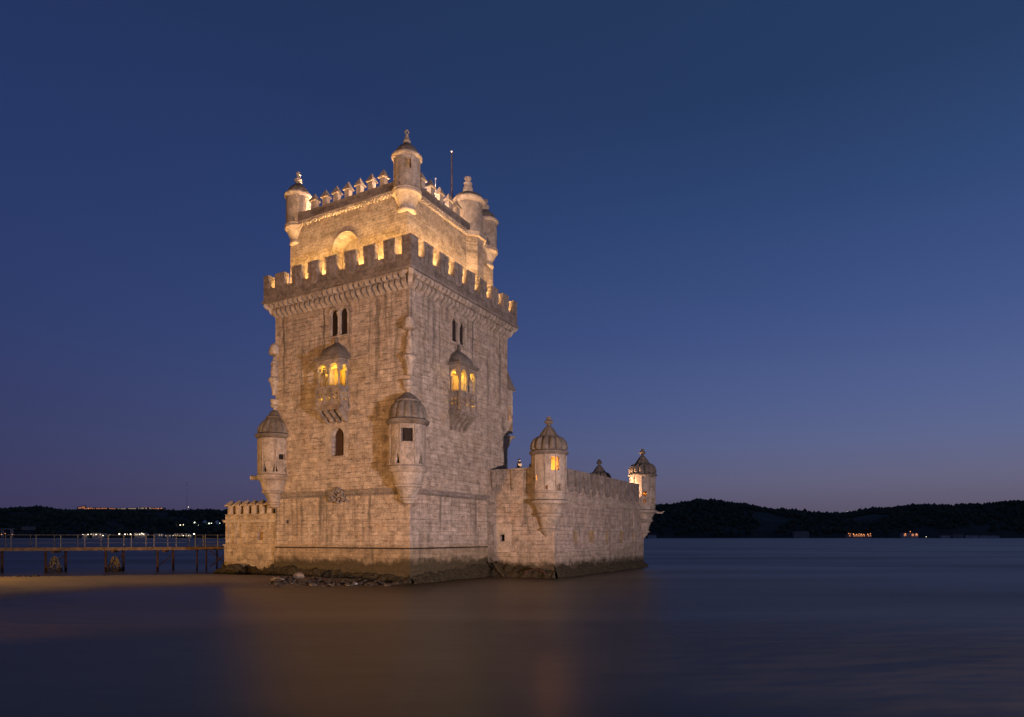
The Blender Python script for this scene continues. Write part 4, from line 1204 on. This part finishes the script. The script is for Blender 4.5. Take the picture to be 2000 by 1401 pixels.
def far_lamp(px, py, Y, r, mat, label, group):
    k = (px - 1000) / 1280; z = HC + (1049 - py) * Y / 1280; x = k * Y
    g = hill_z(k, Y) if Y > Y0 else 0
    r *= .82
    m = MB(); m.tube([(0, 0, min(g, z - 4) - z), (0, 0, 0)], .25, 5); m.cur = 1; m.blob((0, 0, .3), r, r, r, 1)
    o = m.build('street_lamp', [M['steel'], mat], weld=False); o.location = (x, Y, z)
    return tag(o, label, 'street lamp', group)


QUAY = 'white lamps along the far quay on the left'
ql = 'glowing white street lamp in the row along the far quay, seen over the footbridge'
q = random.Random(3)
for px, py, r in ((162, 1045, 1.5), (172, 1045, 1.9), (178, 1044, .9), (188, 1045, 1.9), (196, 1045, .9), (201, 1046, 1.8), (215, 1045, .8), (233, 1043.5, 2.0), (244, 1044, 1.6), (249, 1044, .8), (255, 1044, 1.9), (266, 1045, 1.1), (270, 1045, .8), (273, 1044, 1.3), (277, 1042.5, 1.6), (280, 1044, 1.3), (289, 1045, .7), (338, 1046, 1.2), (358, 1046.3, 1.5), (369, 1046, 1.9), (379, 1043.5, 2.1)):
    far_lamp(px, py, 1690 + q.uniform(0, 14), r, M['lamp_white'], ql, QUAY)
for px, py, r, m_, lb in ((355, 1038.5, 1.3, 'lamp_white', 'single white lamp above the right end of the far quay'), (352, 1026, 1.5, 'lamp_white', 'pair of white lamps on the slope left of the tanks'), (358, 1025.5, 1.2, 'lamp_white', 'pair of white lamps on the slope left of the tanks')):
    far_lamp(px, py, 1800, r, M[m_], lb, 'lamps on the slope' if 'pair' in lb else None)
tl = 'greenish white lamp beside the round tanks on the far slope'
for px, py, r in ((380, 1021, 1.9), (408.5, 1022.8, 2.0), (413, 1022.5, 1.3), (429, 1022.5, 1.1), (388, 1026, .8), (394, 1027, .8)):
    far_lamp(px, py, 1830, r, M['lamp_green'], tl, 'lamps beside the tanks')
for px, py, Y, lb in ((378.5, 1021, 1850, 'pale round storage tank on the far slope, leftmost of three, a lamp in front'), (400, 1021, 1850, 'pale round storage tank in the middle of the three on the far slope'), (424, 1021, 1850, 'pale round storage tank nearest the entrance wing on the far slope')):
    k = (px - 1000) / 1280; z = HC + (1049 - py) * Y / 1280
    m = MB(); m.lathe([(5.2, -14), (5.2, 1.2), (4.6, 3.4), (3.2, 5.0), (1.4, 5.9), (.2, 6.1)], 0, 0, 20); o = m.build('storage_tank', M['tank'], smooth=True); o.location = (k * Y, Y, z); tag(o, lb, 'tank', 'round tanks on the far slope')
ol = 'orange street lamp on the skyline behind the footbridge'
for px, py, r in ((158, 992, .9), (166, 994.2, 1.3), (173, 993.5, 1.6), (179, 993, 1.0), (212, 992, .6), (282, 991, .6), (286, 992, .9), (292, 992, .9), (298, 993, .8), (309, 993.5, 1.8), (316, 993.5, 1.4)):
    far_lamp(px, py, 2205, r * .8, M['lamp_orange'], ol, 'orange lamps on the skyline')


def far_house(name, px0, px1, ptop, pbot, Y, wall, win, rows, cols, label, group=None, roof='flat', lit=1.0):
    """distant block with glowing boxes set along its front"""
    s = Y / 1280; w = (px1 - px0) * s; z0 = HC + (1049 - pbot) * s; h = (pbot - ptop) * s; x = ((px0 + px1) / 2 - 1000) * s
    d = min(14, max(6, w * .6))
    m = MB(); m.box(-w / 2, w / 2, 0, d, -6, h); o = m.build(name, wall)
    o.location = (x, Y, z0)
    if rows:
        m = MB(); q = random.Random(int(px0 * 7))
        for r_ in range(rows):
            for c_ in range(cols):
                if q.random() > lit: continue
                a = -w / 2 + w * (c_ + .22) / cols; b = -w / 2 + w * (c_ + .78) / cols
                m.box(a, b, -.12, .4, h * (r_ + .25) / rows, h * (r_ + .8) / rows)
        if m.v: m.build('window_or_facade_glow', win, o)
    if roof == 'gable':
        m = MB(); m.prism([(-.6, h), (d + .6, h), (d / 2, h + d * .28)], lambda u, v, w_: (w_, u, v), -w / 2 - .4, w / 2 + .4); m.build('roof', M['house_roof'], o)
    else:
        m = MB(); m.box(-w / 2 - .3, w / 2 + .3, -.3, d + .3, h, h + .5); m.build('roof', M['house_roof'], o)
    return tag(o, label, 'house' if roof == 'gable' else 'building', group)


sk = 'orange lit apartment block in the row on the skyline behind the footbridge'
for a, b, tp in ((151, 159, 990), (160, 166, 988), (168, 182, 991.5), (183, 196, 991.8), (197, 209, 991.5), (213, 226, 992.2), (229, 246, 992.6), (250, 268, 992), (270, 281, 991), (283, 296, 991.5), (298, 320, 992)):
    far_house('apartment_block', a, b, tp, 995, 2212, M['house'], M['glow_orange'] if (a < 215 or a > 290) else M['glow_pale'], 1, max(3, int((b - a) / 2)), sk, 'apartment blocks on the skyline', lit=.8)  # glowing windows added in place of street light on the fronts
wl_ = 'low pale waterfront shed among the lamps of the far quay'
for a, b, tp in ((160, 170, 1043), (180, 203, 1041.5), (262, 284, 1041), (300, 318, 1042.5), (322, 334, 1044), (336, 374, 1044.5), (340, 366, 1042)):
    far_house('waterfront_shed', a, b, tp, 1048.6, 1716, M['house_pale'], M['glow_pale'], 1, max(3, int((b - a) / 4)), wl_, 'sheds on the far quay', lit=.45)
# gantry shed at the left edge
m = MB(); s = 1700 / 1280
m.box(-30 * s, 23 * s, 0, 10, 15 * s, 16.6 * s); o = m.build('canopy', M['house_pale']); o.location = (-1000 * s, 1700, 2.5)
for x in (20.5, 2, -16):
    m = MB(); m.box(x * s - .5, x * s + .5, .2, 9, -2, 15 * s); m.build('post', M['house_pale'], o)
tag(o, 'flat roofed open canopy on the far quay at the left edge', 'canopy')
m = MB(); m.box(24 * s, 48 * s, 0, 8, 14 * s, 21 * s); o2 = m.build('long_shed', M['house']); o2.location = (-1000 * s, 1730, 2.5); tag(o2, 'dull long shed on the slope just right of the canopy', 'shed')
for px, py, r in ((3, 1044.5, 1.5), (10, 1042.5, 1.0), (24, 1045, 1.7), (27, 1045, 1.0)):
    far_lamp(px, py, 1694, r, M['lamp_orange'], 'orange lamp under the canopy at the left edge of the far quay', 'orange lamps under the canopy')

# right bank
rl = 'orange lamp of the waterside restaurant on the far right bank'
for px, py, r in ((1657.5, 1042.5, 1.2), (1661, 1043, .9), (1667, 1043.6, 1.7), (1673, 1044.2, 1.3), (1678, 1043, 1.0), (1682, 1044, 1.6), (1687, 1044.5, 1.3), (1695, 1044, 1.5), (1700, 1042.6, 1.1)):
    far_lamp(px, py, 1698, r, M['lamp_orange'], rl, 'restaurant lamps on the right bank')
far_house('restaurant', 1654, 1702, 1043.5, 1049.5, 1712, M['house'], M['glow_orange'], 1, 12, 'low lit waterside restaurant on the far right bank', lit=.6)
far_house('farmhouse', 1764, 1794, 1041.5, 1049, 1706, M['house_pale'], M['glow_orange'], 1, 4, 'square house glowing orange at the water on the far right bank', lit=.5)
far_lamp(1778, 1038.8, 1702, 1.3, M['lamp_orange'], 'bright lamp over the orange lit house on the right bank', None)
far_lamp(1768, 1043, 1696, 1.3, M['lamp_orange'], 'small orange lamp left of the orange lit house on the right bank', None)
far_lamp(1790, 1043.5, 1696, 1.5, M['lamp_orange'], 'orange lamp at the right corner of the orange lit house', None)
far_lamp(1809, 1049, 1690, .8, M['lamp_white'], 'tiny white lamp at the waterline right of the orange lit house', None)
far_lamp(1655, 1000, 2190, 1.4, M['lamp_white'], 'lone white lamp on the ridge in the dip of the right hills', None)
for a, b, tp, lb in ((1840, 1856, 1046, 'pale low warehouse at the water, first right of the orange lit house'), (1862, 1882, 1044.5, 'dark low warehouse in the middle of the right bank row'), (1886, 1912, 1046, 'long pale low warehouse on the right bank'), (1914, 1952, 1046.3, 'longest pale low warehouse near the right edge'), (1552, 1580, 1038, 'dull house in the trees on the right bank'), (1266, 1282, 1045.5, 'white low boathouse on the far bank just right of the bastion')):
    far_house('warehouse', a, b, tp, 1049.3, 1715, M['house_pale'] if 'pale' in lb or 'white' in lb else M['house'], M['glow_pale'], 0, 0, lb, roof='gable' if b - a < 25 else 'flat')


def mast(px, ptop, pbot, Y, label, lights=()):
    s = Y / 1280; z0 = HC + (1049 - pbot) * s; h = (pbot - ptop) * s
    m = MB()
    for dx in (-.8, .8): m.tube([(dx, 0, 0), (dx * .3, 0, h)], .16, 5)
    n = int(h / 5)
    for i in range(n):
        a = .8 - .5 * i / n; m.tube([(-a, 0, h * i / n), (a, 0, h * (i + 1) / n)], .1, 4)
    o = m.build('radio_mast', M['rust'], weld=False); o.location = ((px - 1000) * s, Y, z0)
    for py in lights:
        m = MB(); m.blob((0, -.6, (pbot - py) * s), .55, .55, .55, 1); m.build('beacon', M['glow_pale'], o)
    return tag(o, label, 'mast')


mast(365, 937, 995, 2205, 'tall thin lattice radio mast with faint lights on the left skyline', (939, 953, 963))
far_lamp(368, 990.8, 2200, 1.1, M['lamp_white'], 'white lamp at the foot of the radio mast on the left skyline', None)
mast(1683, 987, 1001, 2195, 'small bare radio mast on the ridge of the right hills')
